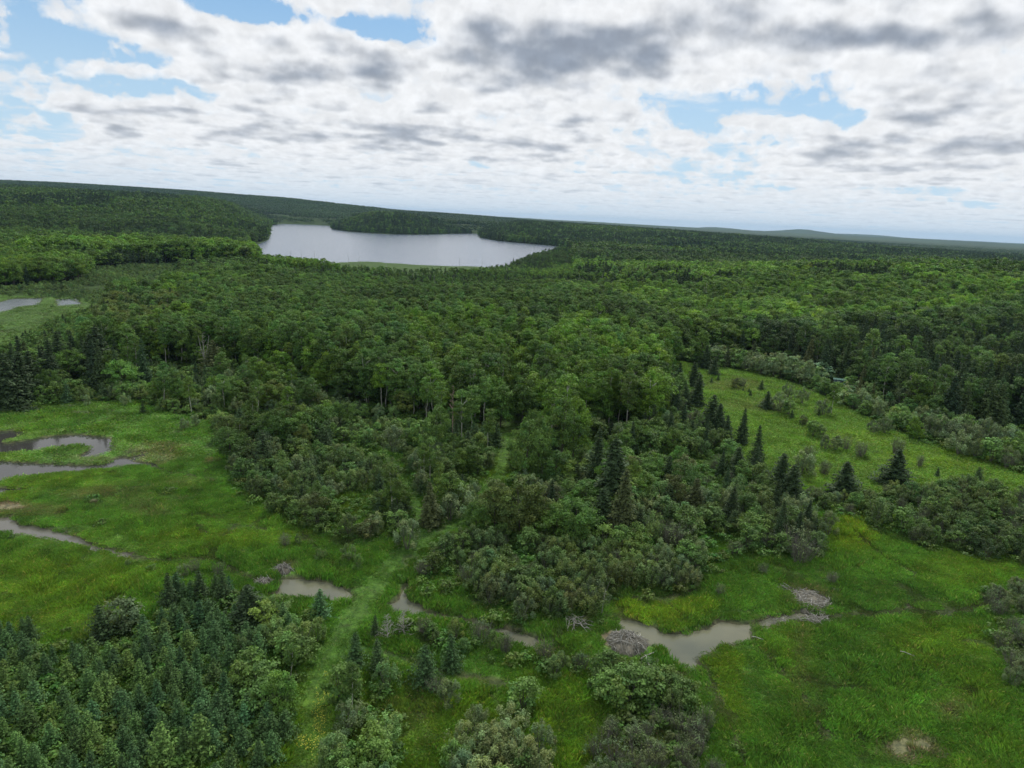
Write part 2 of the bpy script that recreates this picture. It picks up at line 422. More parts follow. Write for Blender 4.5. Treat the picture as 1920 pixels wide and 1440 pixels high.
OPEN_PX = {  # open grassland, by where the ground is
 'marsh_left': [(-700,770),(0,758),(120,752),(250,752),(330,775),(395,790),(425,840),(432,900),(455,935),(500,955),(530,985),(600,1010),(690,1015),(735,1000),(760,1030),(745,1045),(690,1100),(660,1150),(640,1190),(560,1205),(510,1160),(470,1140),(430,1120),(340,1095),(290,1140),(235,1215),(180,1240),(100,1215),(0,1195),(-700,1250)],
 'meadow': [(1252,674),(1330,684),(1400,695),(1480,715),(1545,742),(1600,768),(1660,800),(1760,842),(1850,868),(1960,900),(2300,960),(2300,1010),(1920,925),(1800,905),(1700,915),(1640,925),(1560,940),(1520,985),(1480,948),(1440,914),(1392,878),(1345,828),(1302,768),(1265,715)],
 'marsh_right': [(1510,960),(1560,950),(1600,985),(1660,1010),(1760,1040),(1900,1065),(2400,1110),(2600,1700),(1330,1700),(1310,1440),(1290,1300),(1250,1260),(1180,1225),(1140,1195),(1120,1150),(1128,1120),(1200,1110),(1300,1115),(1380,1060),(1330,1030),(1400,1020),(1480,1050),(1560,1040),(1530,1000)],
 'bottom': [(640,1190),(700,1130),(745,1100),(800,1105),(860,1125),(960,1185),(1080,1190),(1140,1200),(1160,1240),(1150,1340),(1160,1440),(1200,1700),(560,1700),(510,1700),(500,1440),(545,1350),(590,1290),(620,1230)],
 'far_marsh': [(-700,560),(-100,548),(0,552),(70,556),(150,558),(195,568),(150,590),(90,605),(60,628),(0,650),(-100,660),(-700,670)],
 'lake_reeds': [(560,488),(600,484),(700,482),(760,486),(810,489),(860,491),(925,492),(935,506),(900,513),(820,516),(740,514),(640,506),(580,498)],
 'far_clearing': [(1210,468),(1330,462),(1350,470),(1260,476)],
}

def tree_free(px, py):
    r = np.zeros(np.shape(px), bool)
    for k in ('marsh_left', 'meadow', 'marsh_right', 'bottom', 'far_marsh', 'lake_reeds'):
        r |= inpoly(px, py, OPEN_PX[k])
    return r

DITCH = [(wpoly(l, 0), w) for l, w in (
 ([(1412,1196),(1440,1230),(1480,1275),(1520,1330),(1545,1390)], .45), ([(1552,1160),(1600,1150),(1650,1155),(1700,1142),(1760,1150),(1830,1140),(1900,1120),(2050,1100)], .9),
 ([(250,1045),(300,1052),(330,1048),(380,1045),(420,1060),(470,1085),(500,1100)], .7), ([(290,876),(320,887),(360,890),(400,902)], .4),
 ([(365,982),(380,998),(420,1008),(445,985),(500,992)], .5), ([(730,1222),(790,1245),(860,1263),(950,1285)], .6), ([(1310,1235),(1345,1300),(1375,1370),(1400,1440)], .4),
 ([(150,1170),(220,1120),(270,1085)], .3), ([(560,1000),(600,1030),(640,1080)], .35), ([(1600,1000),(1660,1050),(1740,1090)], .4), ([(1130,1130),(1190,1120),(1240,1128),(1300,1108)], .6))]
def run_mask(x, y):
    """1 in ditches and on the faint paths animals keep open"""
    f = np.zeros(np.shape(x))
    for l, w in DITCH: f = np.maximum(f, sstep(linedist(x, y, l) + (vnoise(x, y, 2.0, 44, 2) - .5) * .9, w + .35, w * .6))
    n = vnoise(x, y, 17, 45, 3); f = np.maximum(f, .75 * sstep(np.abs(n - .52), .012, .004))
    n = vnoise(x, y, 23, 46, 3); f = np.maximum(f, .6 * sstep(np.abs(n - .47), .010, .003))
    return f

def ground_colour(x, y, z):
    """own colour of sedge, mud and forest floor at world points"""
    px, py, w = project(x, y, z)
    r = np.hypot(x, y)
    n1 = vnoise(x, y, 9, 20, 4)[:, None]; n2 = vnoise(x, y, 2.2, 21, 3)[:, None]; n3 = vnoise(x, y, 28, 22, 3)[:, None]
    C = G_MARSH * (0.75 + 0.5 * n1)
    C = C + (G_YEL - C) * np.clip((n3 - 0.52) * 2.6, 0, .55)
    C = C + (G_DARK - C) * np.clip((n2 - 0.50) * 1.8, 0, .6)
    md = inpoly(px, py, OPEN_PX['meadow'])[:, None]
    C = np.where(md, G_MEADOW * (0.8 + 0.4 * n1) * (0.9 + 0.25 * (n2 - .5)), C)
    fm = inpoly(px, py, OPEN_PX['far_marsh'])[:, None]
    C = np.where(fm, G_MARSH * (0.5 + 0.5 * n1) * np.array([1.0, .9, 1.1]), C)
    lr = (inpoly(px, py, OPEN_PX['lake_reeds']) | inpoly(px, py, OPEN_PX['far_clearing']))[:, None]
    C = np.where(lr, np.array([0.070, 0.125, 0.030]) * (0.7 + 0.5 * n1), C)
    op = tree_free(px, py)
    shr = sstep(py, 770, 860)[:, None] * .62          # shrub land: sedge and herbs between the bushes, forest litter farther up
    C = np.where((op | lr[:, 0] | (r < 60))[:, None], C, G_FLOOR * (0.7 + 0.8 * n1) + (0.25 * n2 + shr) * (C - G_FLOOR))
    for (cx, cy, rx, ry, c, s_) in PATCHES:
        if s_ <= 0: continue
        e = ((px - cx) / rx) ** 2 + ((py - cy) / ry) ** 2
        f = np.clip(1.25 - e + (n2[:, 0] - 0.5) * 1.8 + (n1[:, 0] - .5), 0, 1) * s_ * (e < 4)
        C = C + (c - C) * f[:, None]
    # trail: short mown grass with two paler ruts
    near = r < 330
    for line, wd, k in ((TRAIL, 1.35, .65), (TRAIL2, .9, .6), (TRAIL3, .9, .5)):
        d = np.full(r.shape, 99.0); d[near] = linedist(x[near], y[near], line)
        f = sstep(d + (n2[:, 0] - .5) * 1.2, wd + .5, wd - .3)[:, None] * k
        tcol = np.array([0.080, 0.178, 0.026]) * (0.75 + 0.5 * n2)
        rut = np.exp(-((d - 0.85) / 0.28) ** 2)[:, None]
        tcol = tcol + (np.array([0.070, 0.110, 0.035]) - tcol) * rut * 0.35
        C = C + (tcol - C) * f
    # ditches and animal runs: trodden wet peat between the sedges
    q = r < 330; f = np.zeros(r.shape); f[q] = run_mask(x[q], y[q]) * (~inpoly(px[q], py[q], OPEN_PX['meadow']))
    C = C + (np.array([.060, .062, .032]) - C) * (f * .8)[:, None]
    return np.clip(C, 0.004, 0.6)

def pond_distance(x, y):
    d = np.full(np.shape(x), 1e3)
    for p in PONDS.values():
        p_ = np.array(p); lo = p_.min(0) - 6; hi = p_.max(0) + 6
        q = (x > lo[0]) & (x < hi[0]) & (y > lo[1]) & (y < hi[1])
        if q.any(): d[q] = np.minimum(d[q], sdist(x[q], y[q], p))
    return d

def build_terrain():
    rs = [0.0001, 12.0, 25.0, 36.0]
    while rs[-1] < 330: rs.append(rs[-1] * 1.0065)
    while rs[-1] < 1400: rs.append(rs[-1] * 1.014)
    while rs[-1] < 30000: rs.append(rs[-1] * 1.028)
    rs = np.array(rs)
    a = np.radians(np.concatenate([np.linspace(-180, -52, 22)[:-1], np.linspace(-52, 52, 760), np.linspace(52, 180, 22)[1:]]))
    RR, AA = np.meshgrid(rs, a, indexing='ij')
    x = (RR * np.sin(AA)).ravel(); y = (RR * np.cos(AA)).ravel()
    z = ground_height(x, y)
    # far canopy relief where single trees are no longer built
    far = sstep(RR.ravel(), 3800, 4600)
    z = z + far * (11 + 5 * vnoise(x, y, 45, 30, 3))
    z = np.where(RR.ravel() > 26000, -40, z)
    nr, na = RR.shape
    i = np.arange(nr - 1)[:, None] * na + np.arange(na - 1)[None, :]
    F = np.stack([i, i + 1, i + 1 + na, i + na], -1).reshape(-1, 4)
    C = ground_colour(x, y, z)
    # wet mud rims
    d = pond_distance(x, y)
    rim = sstep(np.abs(d - 0.1), 0.75, 0.15)[:, None]
    C = C + (np.array([0.10, 0.085, 0.06]) - C) * rim * 0.8
    bed = (d < 0)[:, None]
    C = np.where(bed, np.array([0.10, 0.09, 0.06]), C)
    fc = np.stack([0.030 + 0 * x, 0.058 + 0 * x, 0.018 + 0 * x], -1) * (0.7 + 0.7 * vnoise(x, y, 300, 31, 3)[:, None])
    C = C + (fc - C) * far[:, None]
    mt, nt, b, out = new_mat('ground')
    at = nt.nodes.new('ShaderNodeAttribute'); at.attribute_name = 'own_colour'
    tc = nt.nodes.new('ShaderNodeTexCoord')
    n = b.noise(tc.outputs['Object'], 1.3, 6, 0.65)
    nf = b.noise(tc.outputs['Object'], 0.05, 4, 0.65)
    c = b.mix(b.ss(n, 0.35, 0.65), b.mix(1.0, at.outputs['Color'], (0.55, 0.6, 0.6), 'MULTIPLY'), b.mix(1.0, at.outputs['Color'], (1.25, 1.2, 1.1), 'MULTIPLY'))
    c = b.mix(b.ss(nf, 0.35, 0.65), c, b.mix(1.0, c, (0.8, 0.85, 0.85), 'MULTIPLY'))
    p = nt.nodes.new('ShaderNodeBsdfPrincipled'); nt.links.new(c, p.inputs['Base Color'])
    p.inputs['Roughness'].default_value = 0.9; p.inputs['Specular IOR Level'].default_value = 0.15
    bp = nt.nodes.new('ShaderNodeBump'); bp.inputs['Strength'].default_value = 0.8; bp.inputs['Distance'].default_value = 0.25
    nt.links.new(n, bp.inputs['Height']); nt.links.new(bp.outputs[0], p.inputs['Normal'])
    nt.links.new(p.outputs[0], out.inputs['Surface'])
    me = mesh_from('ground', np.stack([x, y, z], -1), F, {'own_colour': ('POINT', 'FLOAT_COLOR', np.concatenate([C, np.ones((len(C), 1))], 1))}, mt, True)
    link('ground', me, kind='structure')
build_terrain()

def water_mat(name, body, rough, bump, scale, stretch=(1, 1, 1), tint2=None):
    mt, nt, b, out = new_mat(name)
    tc = nt.nodes.new('ShaderNodeTexCoord')
    p = nt.nodes.new('ShaderNodeBsdfPrincipled')
    n0 = b.noise(tc.outputs['Object'], 0.12, 3, 0.5)
    c = b.mix(b.ss(n0, 0.35, 0.65), body, tint2 or body)
    nt.links.new(c, p.inputs['Base Color'])
    p.inputs['Roughness'].default_value = rough; p.inputs['IOR'].default_value = 1.333
    s_ = b.v('MULTIPLY', tc.outputs['Object'], stretch)
    n = b.noise(s_, scale, 4, 0.6)
    bp = nt.nodes.new('ShaderNodeBump'); bp.inputs['Strength'].default_value = 1.0; bp.inputs['Distance'].default_value = bump
    nt.links.new(n, bp.inputs['Height']); nt.links.new(bp.outputs[0], p.inputs['Normal'])
    nt.links.new(p.outputs[0], out.inputs['Surface'])
    return mt

def water_sheet(name, poly, z, mat, grow=3.0):
    """level sheet a little wider than the basin it fills"""
    bm = bmesh.new()
    pts = np.array(poly); lo = pts.min(0) - grow; hi = pts.max(0) + grow
    vs = [bm.verts.new((px_, py_, z)) for px_, py_ in ((lo[0], lo[1]), (hi[0], lo[1]), (hi[0], hi[1]), (lo[0], hi[1]))]
    bm.faces.new(vs)
    me = bpy.data.meshes.new(name); bm.to_mesh(me); bm.free(); me.materials.append(mat)
    return link(name, me, kind='structure')

M_CREEK = water_mat('silty_creek_water', (0.165, 0.165, 0.108), 0.06, 0.01, 1.5, tint2=(0.12, 0.125, 0.088))
M_POND = water_mat('dark_pond_water', (0.045, 0.045, 0.04), 0.07, 0.006, 1.2)
M_LAKE = water_mat('lake_water', (0.15, 0.18, 0.235), 0.16, 0.45, 0.16, (0.6, 1.6, 1))  # body colour lifted to add to the sky reflection on the lake
for k in ('pond_upper', 'pond_lower', 'pond_trickle'):
    pass
both = PONDS['pond_upper'] + PONDS['pond_lower'] + PONDS['pond_trickle']
water_sheet('pond_water', both, Z_POND, M_POND)
water_sheet('stream_water', PONDS['stream_left'], Z_POND + .004, water_mat('stream_water', (0.12, 0.115, 0.095), 0.06, 0.02, 2.0), 1.0)
for k in ('pool_dam', 'pool_trail', 'creek', 'creek_upper'):
    water_sheet('creek_water', PONDS[k], Z_POND, M_CREEK, 1.0)
water_sheet('marsh_pool_water', PONDS['far_pond'] + PONDS['far_pond_pool'], Z_POND, water_mat('wind_ruffled_pool', (0.16, 0.18, 0.20), 0.22, 0.25, 0.6))  # pale body colour stands in for the bright sky this pool mirrors
water_sheet('lake_water', LAKE, Z_LAKE, M_LAKE, 12)

# ------------------------------------------------------------------ plant shapes
def unit(v): return v / (np.linalg.norm(v, axis=-1, keepdims=True) + 1e-9)

def leaf_quads(P, N, s, aspect, rg):
    """diamond-shaped leaf sprays at points P, facing N, half-length s"""
    n = len(P); t = rg.normal(size=(n, 3)); u = unit(np.cross(N, t)); v = np.cross(unit(N), u)
    s = np.broadcast_to(np.asarray(s, float).reshape(-1, 1) if np.ndim(s) else s, (n, 1))
    a = P + u * s; c = P - u * s; b_ = P + v * s * aspect + N * s * .12; d = P - v * s * aspect + N * s * .12
    V = np.stack([a, b_, c, d], 1).reshape(-1, 3)
    F = np.arange(4 * n).reshape(n, 4)
    return V, F

def tube(pts, radii, sides=5):
    pts = np.array([np.asarray(q_, float) for q_ in pts]); V = []; F = []
    n = len(pts)
    for i, (p, r) in enumerate(zip(pts, radii)):
        d = pts[min(i + 1, n - 1)] - pts[max(i - 1, 0)]; d = d / (np.linalg.norm(d) + 1e-9)
        a = np.cross(d, [0.31, 0.95, 0.05]); a = a / (np.linalg.norm(a) + 1e-9); c = np.cross(d, a)
        for k in range(sides):
            t = 2 * math.pi * k / sides
            V.append(p + r * (math.cos(t) * a + math.sin(t) * c))
    for i in range(n - 1):
        for k in range(sides):
            k2 = (k + 1) % sides
            F.append((i * sides + k, i * sides + k2, (i + 1) * sides + k2, (i + 1) * sides + k))
    return np.array(V), np.array(F)

def join(parts):
    Vs, Fs, o = [], [], 0
    for V, F in parts: Vs.append(V); Fs.append(F + o); o += len(V)
    return np.concatenate(Vs), np.concatenate(Fs)

def tone_arr(t): return np.concatenate([t, np.ones((len(t), 1))], 1)

def ground_clumps(rg, n, prof, squash=0.8):
    """clump centres spread through a crown whose radius at height fraction f is prof(f)"""
    out = []
    while len(out) < n:
        f = rg.random(); R_ = prof(f)
        if rg.random() > (R_ / 1.0) ** 0.9 + .08: continue
        a = rg.random() * 2 * math.pi; rr = R_ * math.sqrt(rg.uniform(0.15, 1.0))
        out.append((rr * math.cos(a), rr * math.sin(a), f))
    return np.array(out)

def broad_crown(seed, H, RC, zb, nclump, nleaf, ls, cr, prof=None, lean=0.0, up=0.35, aspect=0.62, tipgain=0.12, var=.20, shoots=False):
    """leafy crown from height zb to H; clumps of leaf sprays with gaps between them"""
    rg = np.random.default_rng(seed)
    prof = prof or (lambda f: math.sqrt(max(0.0, 1 - (abs(f - 0.42) / 0.62) ** 2.2)))
    cl = ground_clumps(rg, nclump, prof)
    lob = 1 + 0.22 * np.sin(np.arctan2(cl[:, 1], cl[:, 0]) * rg.integers(2, 4) + rg.random() * 6)
    C = np.stack([cl[:, 0] * RC * lob + lean * cl[:, 2], cl[:, 1] * RC * lob, zb + cl[:, 2] * (H - zb - cr * 0.6) + cr * .25], 1)
    C[0] = (lean + .1, 0, H - cr * 0.75)
    Ps, Ns, Ts, Ss = [], [], [], []
    for i, c in enumerate(C):
        k = int(nleaf * rg.uniform(0.7, 1.3)); r = cr * rg.uniform(0.7, 1.25)
        d = unit(rg.normal(size=(k, 3))); d[:, 2] = np.where(d[:, 2] < -0.35, -d[:, 2], d[:, 2])
        rad = r * rg.random(k) ** 0.45 * rg.uniform(.8, 1.2, k)
        P = c + d * rad[:, None] * np.array([1, 1, 0.78] if not shoots else [.72, .72, 1.35])
        out = P - np.array([0, 0, zb + (H - zb) * 0.35]); N = unit(0.55 * d + 0.35 * unit(out) + np.array([0, 0, up]) + 0.55 * rg.normal(size=(k, 3)))
        t = 1 + rg.normal() * var; hue = rg.normal() * 0.07
        T = np.stack([np.full(k, t * (1 + hue)), np.full(k, t), np.full(k, t * (1 - hue * .8))], 1) * (1 + rg.normal(size=(k, 1)) * 0.14)
        T *= (1 + tipgain * (rad / r > .85))[:, None]
        Ps.append(P); Ns.append(N); Ts.append(T); Ss.append(ls * rg.uniform(0.6, 1.3, k))
    P = np.concatenate(Ps); N = np.concatenate(Ns); T = np.clip(np.concatenate(Ts), .4, 1.8); S = np.concatenate(Ss)
    V, F = leaf_quads(P, N, S, aspect, rg)
    return V, F, tone_arr(T), C

def trunk_mesh(seed, H, r0, zb, C, nlimb=7, stems=1, spread=0.0, bend=.25, sides=6):
    rg = np.random.default_rng(seed + 999); parts = []
    for s_ in range(stems):
        a = 2 * math.pi * (s_ + rg.random() * .6) / max(stems, 1)
        top = np.array([spread * math.cos(a), spread * math.sin(a), H * rg.uniform(.8, .93)])
        if stems == 1: top = np.array([rg.normal() * bend, rg.normal() * bend, H * .93])
        ks = np.linspace(0, 1, 7); base = np.array([0.12 * math.cos(a), 0.12 * math.sin(a), -0.35]) * (1 if stems > 1 else 1)
        pts = [base + (top - base) * np.array([k ** 1.3 if stems > 1 else k, k ** 1.3 if stems > 1 else k, k]) + np.array([rg.normal() * .05 * H / 10, rg.normal() * .05 * H / 10, 0]) * (k > 0) for k in ks]
        parts.append(tube(pts, [r0 * (1 - k) ** .8 * (1 if stems == 1 else .8) + 0.012 for k in ks], sides))
    idx = rg.permutation(len(C))[:nlimb]
    for i in idx:
        c = C[i]; z0 = max(zb * .85, c[2] - np.hypot(c[0], c[1]) * .9 - .4); z0 = min(z0, c[2] - .1)
        b0 = np.array([0, 0, z0]); md = (b0 + c) / 2 + np.array([0, 0, -.12 * np.hypot(c[0], c[1])])
        parts.append(tube([b0, md, c], [r0 * .38, r0 * .24, 0.012], 4))
    return join(parts)

def spruce_parts(seed, H, RB, whorls, nb, seg, ls, zb=0.05, droop=.25, taper=.95, tip=0.35, sparse=0.0):
    """conifer: whorls of drooping boughs, each a flat spray of needle tufts, paler new tips"""
    rg = np.random.default_rng(seed); Ps, Ns, Ss, Ts = [], [], [], []
    boughs = []; lobes = int(rg.integers(2, 5)); ph0 = rg.random() * 6
    for w in range(whorls):
        f = (w + rg.uniform(-.3, .3)) / whorls; f = min(max(f, 0), .985)
        z = H * (zb + (1 - zb) * f); R_ = RB * (1 - f) ** taper * rg.uniform(.85, 1.12) + 0.05 * H / 5
        n = max(4, int(nb * (0.45 + .55 * (1 - f))))
        for k in range(n):
            if rg.random() < sparse: continue
            a = 2 * math.pi * (k + rg.random() * .7) / n; L = R_ * rg.uniform(.60, 1.22) * (1 + .16 * math.sin(a * lobes + ph0 + 4 * f))
            ss_ = np.linspace(0.12, 1, max(3, int(seg * (.35 + .65 * L / RB))))
            up0 = (0.10 * L if f > .6 else -0.04 * L) + rg.normal() * .10 * L
            zz = z + up0 * ss_ - droop * L * ss_ ** 1.6 + .10 * L * ss_ ** 5
            dirv = np.array([math.cos(a), math.sin(a), 0]); side = np.array([-math.sin(a), math.cos(a), 0])
            t0 = 1 + rg.normal() * .11
            boughs.append((np.array([0, 0, z]), dirv * L * .85 + np.array([0, 0, z + up0 - droop * L * .75])))
            for j, s_ in enumerate(ss_):
                wd = 0.30 * L * (1 - s_) + .06 * L + .04
                for sd in (-1, 0, 1):
                    p = dirv * L * s_ + side * sd * wd * rg.uniform(.5, 1.1) + np.array([0, 0, zz[j] + rg.normal() * .05 * L - abs(sd) * .06 * L])
                    Ps.append(p); Ns.append(unit(np.array([0, 0, .75]) + dirv * .55 + side * sd * .45 + rg.normal(size=3) * .4))
                    Ss.append(ls * rg.uniform(.7, 1.25) * (1.0 - .25 * f))
                    g = t0 * (1 + tip * (s_ > .82)) * (1 + rg.normal() * .10)
                    Ts.append((g * (1 + .18 * (s_ > .82) * tip), g, g * .96))
    # leader
    for j in range(8):
        Ps.append(np.array([0, 0, H * (.93 + .08 * j / 8)])); Ns.append(unit(rg.normal(size=3) + [0, 0, .2])); Ss.append(ls * .5); Ts.append((1.25, 1.25, 1.1))
    P = np.array(Ps); V, F = leaf_quads(P, np.array(Ns), np.array(Ss), .5, rg)
    Tk = [tube([[0, 0, -.3], [0, 0, H * .5], [0, 0, H]], [.022 * H, .013 * H, .012], 6)]
    for i in rg.permutation(len(boughs))[:24]:
        Tk.append(tube([boughs[i][0], boughs[i][1]], [.004 * H, .008], 3))
    TV, TF = join(Tk)
    return V, F, tone_arr(np.clip(np.array(Ts), .4, 1.8)), TV, TF

def bare_tree(seed, H, r0, nb=26, lmax=.22, up=.6, z0=.25, twigs=2, rad=.35):
    rg = np.random.default_rng(seed); parts = []
    bend = rg.normal(size=2) * .03 * H
    parts.append(tube([[0, 0, -.3], [bend[0] * .5, bend[1] * .4, H * .5], [bend[0], bend[1], H]], [r0, r0 * .6, .02], 6))
    for i in range(nb):
        f = z0 + (1 - z0) * (i + rg.random()) / nb; a = rg.random() * 6.283; L = H * lmax * (1.15 - f) * rg.uniform(.6, 1.2) + .15
        b0 = np.array([bend[0] * f, bend[1] * f, H * f]); d = np.array([math.cos(a), math.sin(a), up * rg.uniform(.3, 1.3)]); e = b0 + d * L
        parts.append(tube([b0, b0 + d * L * .5 + [0, 0, -.03 * L], e], [r0 * rad, r0 * rad * .6, .012], 4))
        for t in range(twigs):
            q = b0 + d * L * rg.uniform(.4, .9); d2 = unit(d + rg.normal(size=3) * .6)
            parts.append(tube([q, q + d2 * L * .4], [r0 * .18, .01], 3))
    return join(parts)

def brush_mesh(seed, H, R_, n=60):
    """many thin upright bare twigs from one root"""
    rg = np.random.default_rng(seed); parts = []
    for i in range(n):
        a = rg.random() * 6.283; b0 = np.array([math.cos(a), math.sin(a), 0]) * R_ * .45 * rg.random(); b0[2] = -.1
        h = H * rg.uniform(.55, 1); e = b0 + np.array([math.cos(a) * R_ * .7 * rg.random(), math.sin(a) * R_ * .7 * rg.random(), h])
        parts.append(tube([b0, (b0 + e) / 2 + rg.normal(size=3) * .06, e], [.022, .014, .006], 3))
        for t in range(3):
            q = b0 + (e - b0) * rg.uniform(.35, .95); d2 = unit((e - b0) / h + rg.normal(size=3) * .5)
            parts.append(tube([q, q + d2 * h * .22], [.010, .005], 3))
    return join(parts)

def blade_patch(seed, R_, n, h0, h1, w, lean=.35, seedheads=0):
    rg = np.random.default_rng(seed)
    a = rg.random(n) * 6.283; r = R_ * np.sqrt(rg.random(n)); x = r * np.cos(a); y = r * np.sin(a)
    h = rg.uniform(h0, h1, n); t = rg.random(n) * 6.283; ln = h * lean * rg.uniform(.2, 1.2, n)
    la = rg.normal(size=n) * .9 + rg.random() * 6.28
    b0 = np.stack([x - w * np.cos(t), y - w * np.sin(t), np.full(n, -.08)], 1); b1 = np.stack([x + w * np.cos(t), y + w * np.sin(t), np.full(n, -.08)], 1)
    m0 = np.stack([x + w * .8 * np.cos(t) + ln * .35 * np.cos(la), y + w * .8 * np.sin(t) + ln * .35 * np.sin(la), h * .62], 1)
    tp = np.stack([x + ln * np.cos(la), y + ln * np.sin(la), h], 1)
    V = np.stack([b0, b1, m0, tp], 1).reshape(-1, 3); F = np.arange(4 * n).reshape(n, 4)
    g = 1 + rg.normal(size=n) * .2; hue = rg.normal(size=n) * .08
    T = np.stack([g * (1 + hue), g, g * (1 - hue)], 1)
    T = np.where((rg.random(n) < .055)[:, None], np.array([2.3, 1.25, 2.6]), T)      # last year's straw
    return V, F, tone_arr(np.clip(T, .35, 2.6))

# each kind: list of (crown mesh, trunk mesh, height) at full detail, and simpler ones for afar
PROTO = bpy.data.collections.new('plant_shapes')      # not linked to the scene; the distant masses draw on it
KIND = {}
def two_part(V, F, T, TV, TF, leafm, barkm, nm):
    cm = mesh_from(nm + '_crown', V, F, {'tone': ('FACE', 'FLOAT_COLOR', T)}, leafm)
    tm = mesh_from(nm + '_trunk', TV, TF, None, barkm, True)
    return cm, tm

def joined(V, F, T, TV, TF, leafm, barkm, nm):
    n = len(F); VV = np.concatenate([V, TV]); FF = np.concatenate([F, TF + len(V)])
    TT = np.concatenate([T, np.ones((len(TF), 4))])
    me = mesh_from(nm, VV, FF, {'tone': ('FACE', 'FLOAT_COLOR', TT)}, leafm); me.materials.append(barkm)
    mi = np.zeros(len(FF), np.int32); mi[n:] = 1; me.polygons.foreach_set('material_index', mi)
    return me

def register(kind, leafm, barkm, full, mid, low):
    """full / mid / low: lists of (V, F, T, TV, TF, H)"""
    KIND[kind] = dict(full=[], lod=[])
    tiers = []
    for ti, lst in enumerate((full, mid, low)):
        ids = []
        for i, (V, F, T, TV, TF, H) in enumerate(lst):
            if ti == 0:
                cm, tm = two_part(V, F, T, TV, TF, leafm, barkm, kind)
                KIND[kind]['full'].append((cm, tm, H))
            me = joined(V, F, T, TV, TF, leafm, barkm, '%s_%d_%d' % (kind, ti, i))
            KIND[kind]['lod'].append((me, H)); ids.append(len(KIND[kind]['lod']) - 1)
        tiers.append(ids)
    KIND[kind]['tiers'] = tiers

def broad_set(seed, H, RC, zb, nc, nl, ls, cr, r0=.16, stems=1, spread=0, nlimb=8, **kw):
    V, F, T, C = broad_crown(seed, H, RC, zb, nc, nl, ls, cr, **kw)
    TV, TF = trunk_mesh(seed, H, r0, zb, C, nlimb, stems, spread)
    return V, F, T, TV, TF, H

dome = lambda f: math.sqrt(max(0, 1 - f ** 2.2)) * (.82 + .18 * min(1, f * 5))
column = lambda f: math.sqrt(max(0.0, 1 - (abs(f - 0.40) / 0.62) ** 2.6))
egg = lambda f: math.sqrt(max(0.0, 1 - (abs(f - 0.33) / 0.69) ** 2.0))
register('broadleaf_tree', M_LEAF, M_BARK_DARK,
    [broad_set(s, 10.0, rc, 2.0, 66, 84, .185, 1.05, prof=egg) for s, rc in ((1, 3.3), (2, 2.7), (3, 3.9), (4, 3.1))],
    [broad_set(s, 10.0, rc, 2.0, 34, 34, .37, 1.25, nlimb=3, prof=egg) for s, rc in ((5, 3.3), (6, 2.9), (7, 3.5))],
    [broad_set(s, 10.0, rc, 1.0, 16, 14, .78, 1.4, nlimb=0, prof=egg) for s, rc in ((8, 3.4), (9, 2.9))])
register('aspen_tree', M_LEAF, M_BARK_PALE,
    [broad_set(s, 14.0, rc, zb, 52, 80, .165, .85, prof=column, r0=.14, nlimb=8, up=.25) for s, rc, zb in ((11, 2.0, 6.2), (12, 1.7, 7.0), (13, 2.3, 5.4), (14, 1.9, 5.0))],
    [broad_set(s, 14.0, rc, 6.2, 28, 30, .34, 1.0, prof=column, r0=.14, nlimb=3, up=.25) for s, rc in ((15, 2.0), (16, 2.3))],
    [broad_set(s, 14.0, rc, 5.0, 9, 10, .9, 1.3, prof=column, r0=.16, nlimb=0) for s, rc in ((17, 2.1),)])
register('willow_shrub', M_LEAF, M_BARK_GREY,
    [broad_set(s, 4.0, rc, .25, 36, 80, .125, .58, prof=dome, r0=.05, stems=7, spread=1.1, nlimb=6, aspect=.42, up=.3, var=.17, shoots=True) for s, rc in ((21, 1.9), (22, 2.2), (23, 1.7), (24, 2.4))],
    [broad_set(s, 4.0, rc, .1, 18, 24, .27, .7, prof=dome, r0=.05, stems=3, spread=1.1, nlimb=0, aspect=.5) for s, rc in ((25, 1.9), (26, 2.2))],
    [broad_set(s, 4.0, rc, .1, 8, 10, .5, .8, prof=dome, r0=.05, stems=1, nlimb=0) for s, rc in ((27, 2.0),)])
register('alder_shrub', M_LEAF, M_BARK_GREY,
    [broad_set(s, 4.5, rc, .3, 30, 70, .165, .70, prof=egg, r0=.06, stems=5, spread=.9, nlimb=10, aspect=.7, up=.4, var=.18) for s, rc in ((31, 1.8), (32, 2.1), (33, 1.6), (34, 2.0))],
    [broad_set(s, 4.5, rc, .1, 16, 22, .33, .8, prof=egg, r0=.06, stems=2, spread=.8, nlimb=0, aspect=.7) for s, rc in ((35, 1.8), (36, 2.1))],
    [broad_set(s, 4.5, rc, .1, 7, 10, .6, .9, prof=egg, r0=.06, stems=1, nlimb=0) for s, rc in ((37, 1.9),)])
def spruce_set(seed, H, RB, wh, nb, seg, ls, **kw):
    V, F, T, TV, TF = spruce_parts(seed, H, RB, wh, nb, seg, ls, **kw); return V, F, T, TV, TF, H
register('young_spruce', M_NEEDLE, M_BARK_DARK,
    [spruce_set(s, 5.0, rb, 17, 12, 7, .17, droop=.10, tip=.60, taper=.72) for s, rb in ((41, 1.75), (42, 1.55), (43, 1.95), (44, 1.7), (45, 1.45))],
    [spruce_set(s, 5.0, rb, 10, 8, 4, .34, droop=.12, tip=.3) for s, rb in ((46, 1.7), (47, 1.5))],
    [spruce_set(s, 5.0, rb, 5, 5, 3, .6, droop=.12, tip=.2) for s, rb in ((48, 1.3),)])
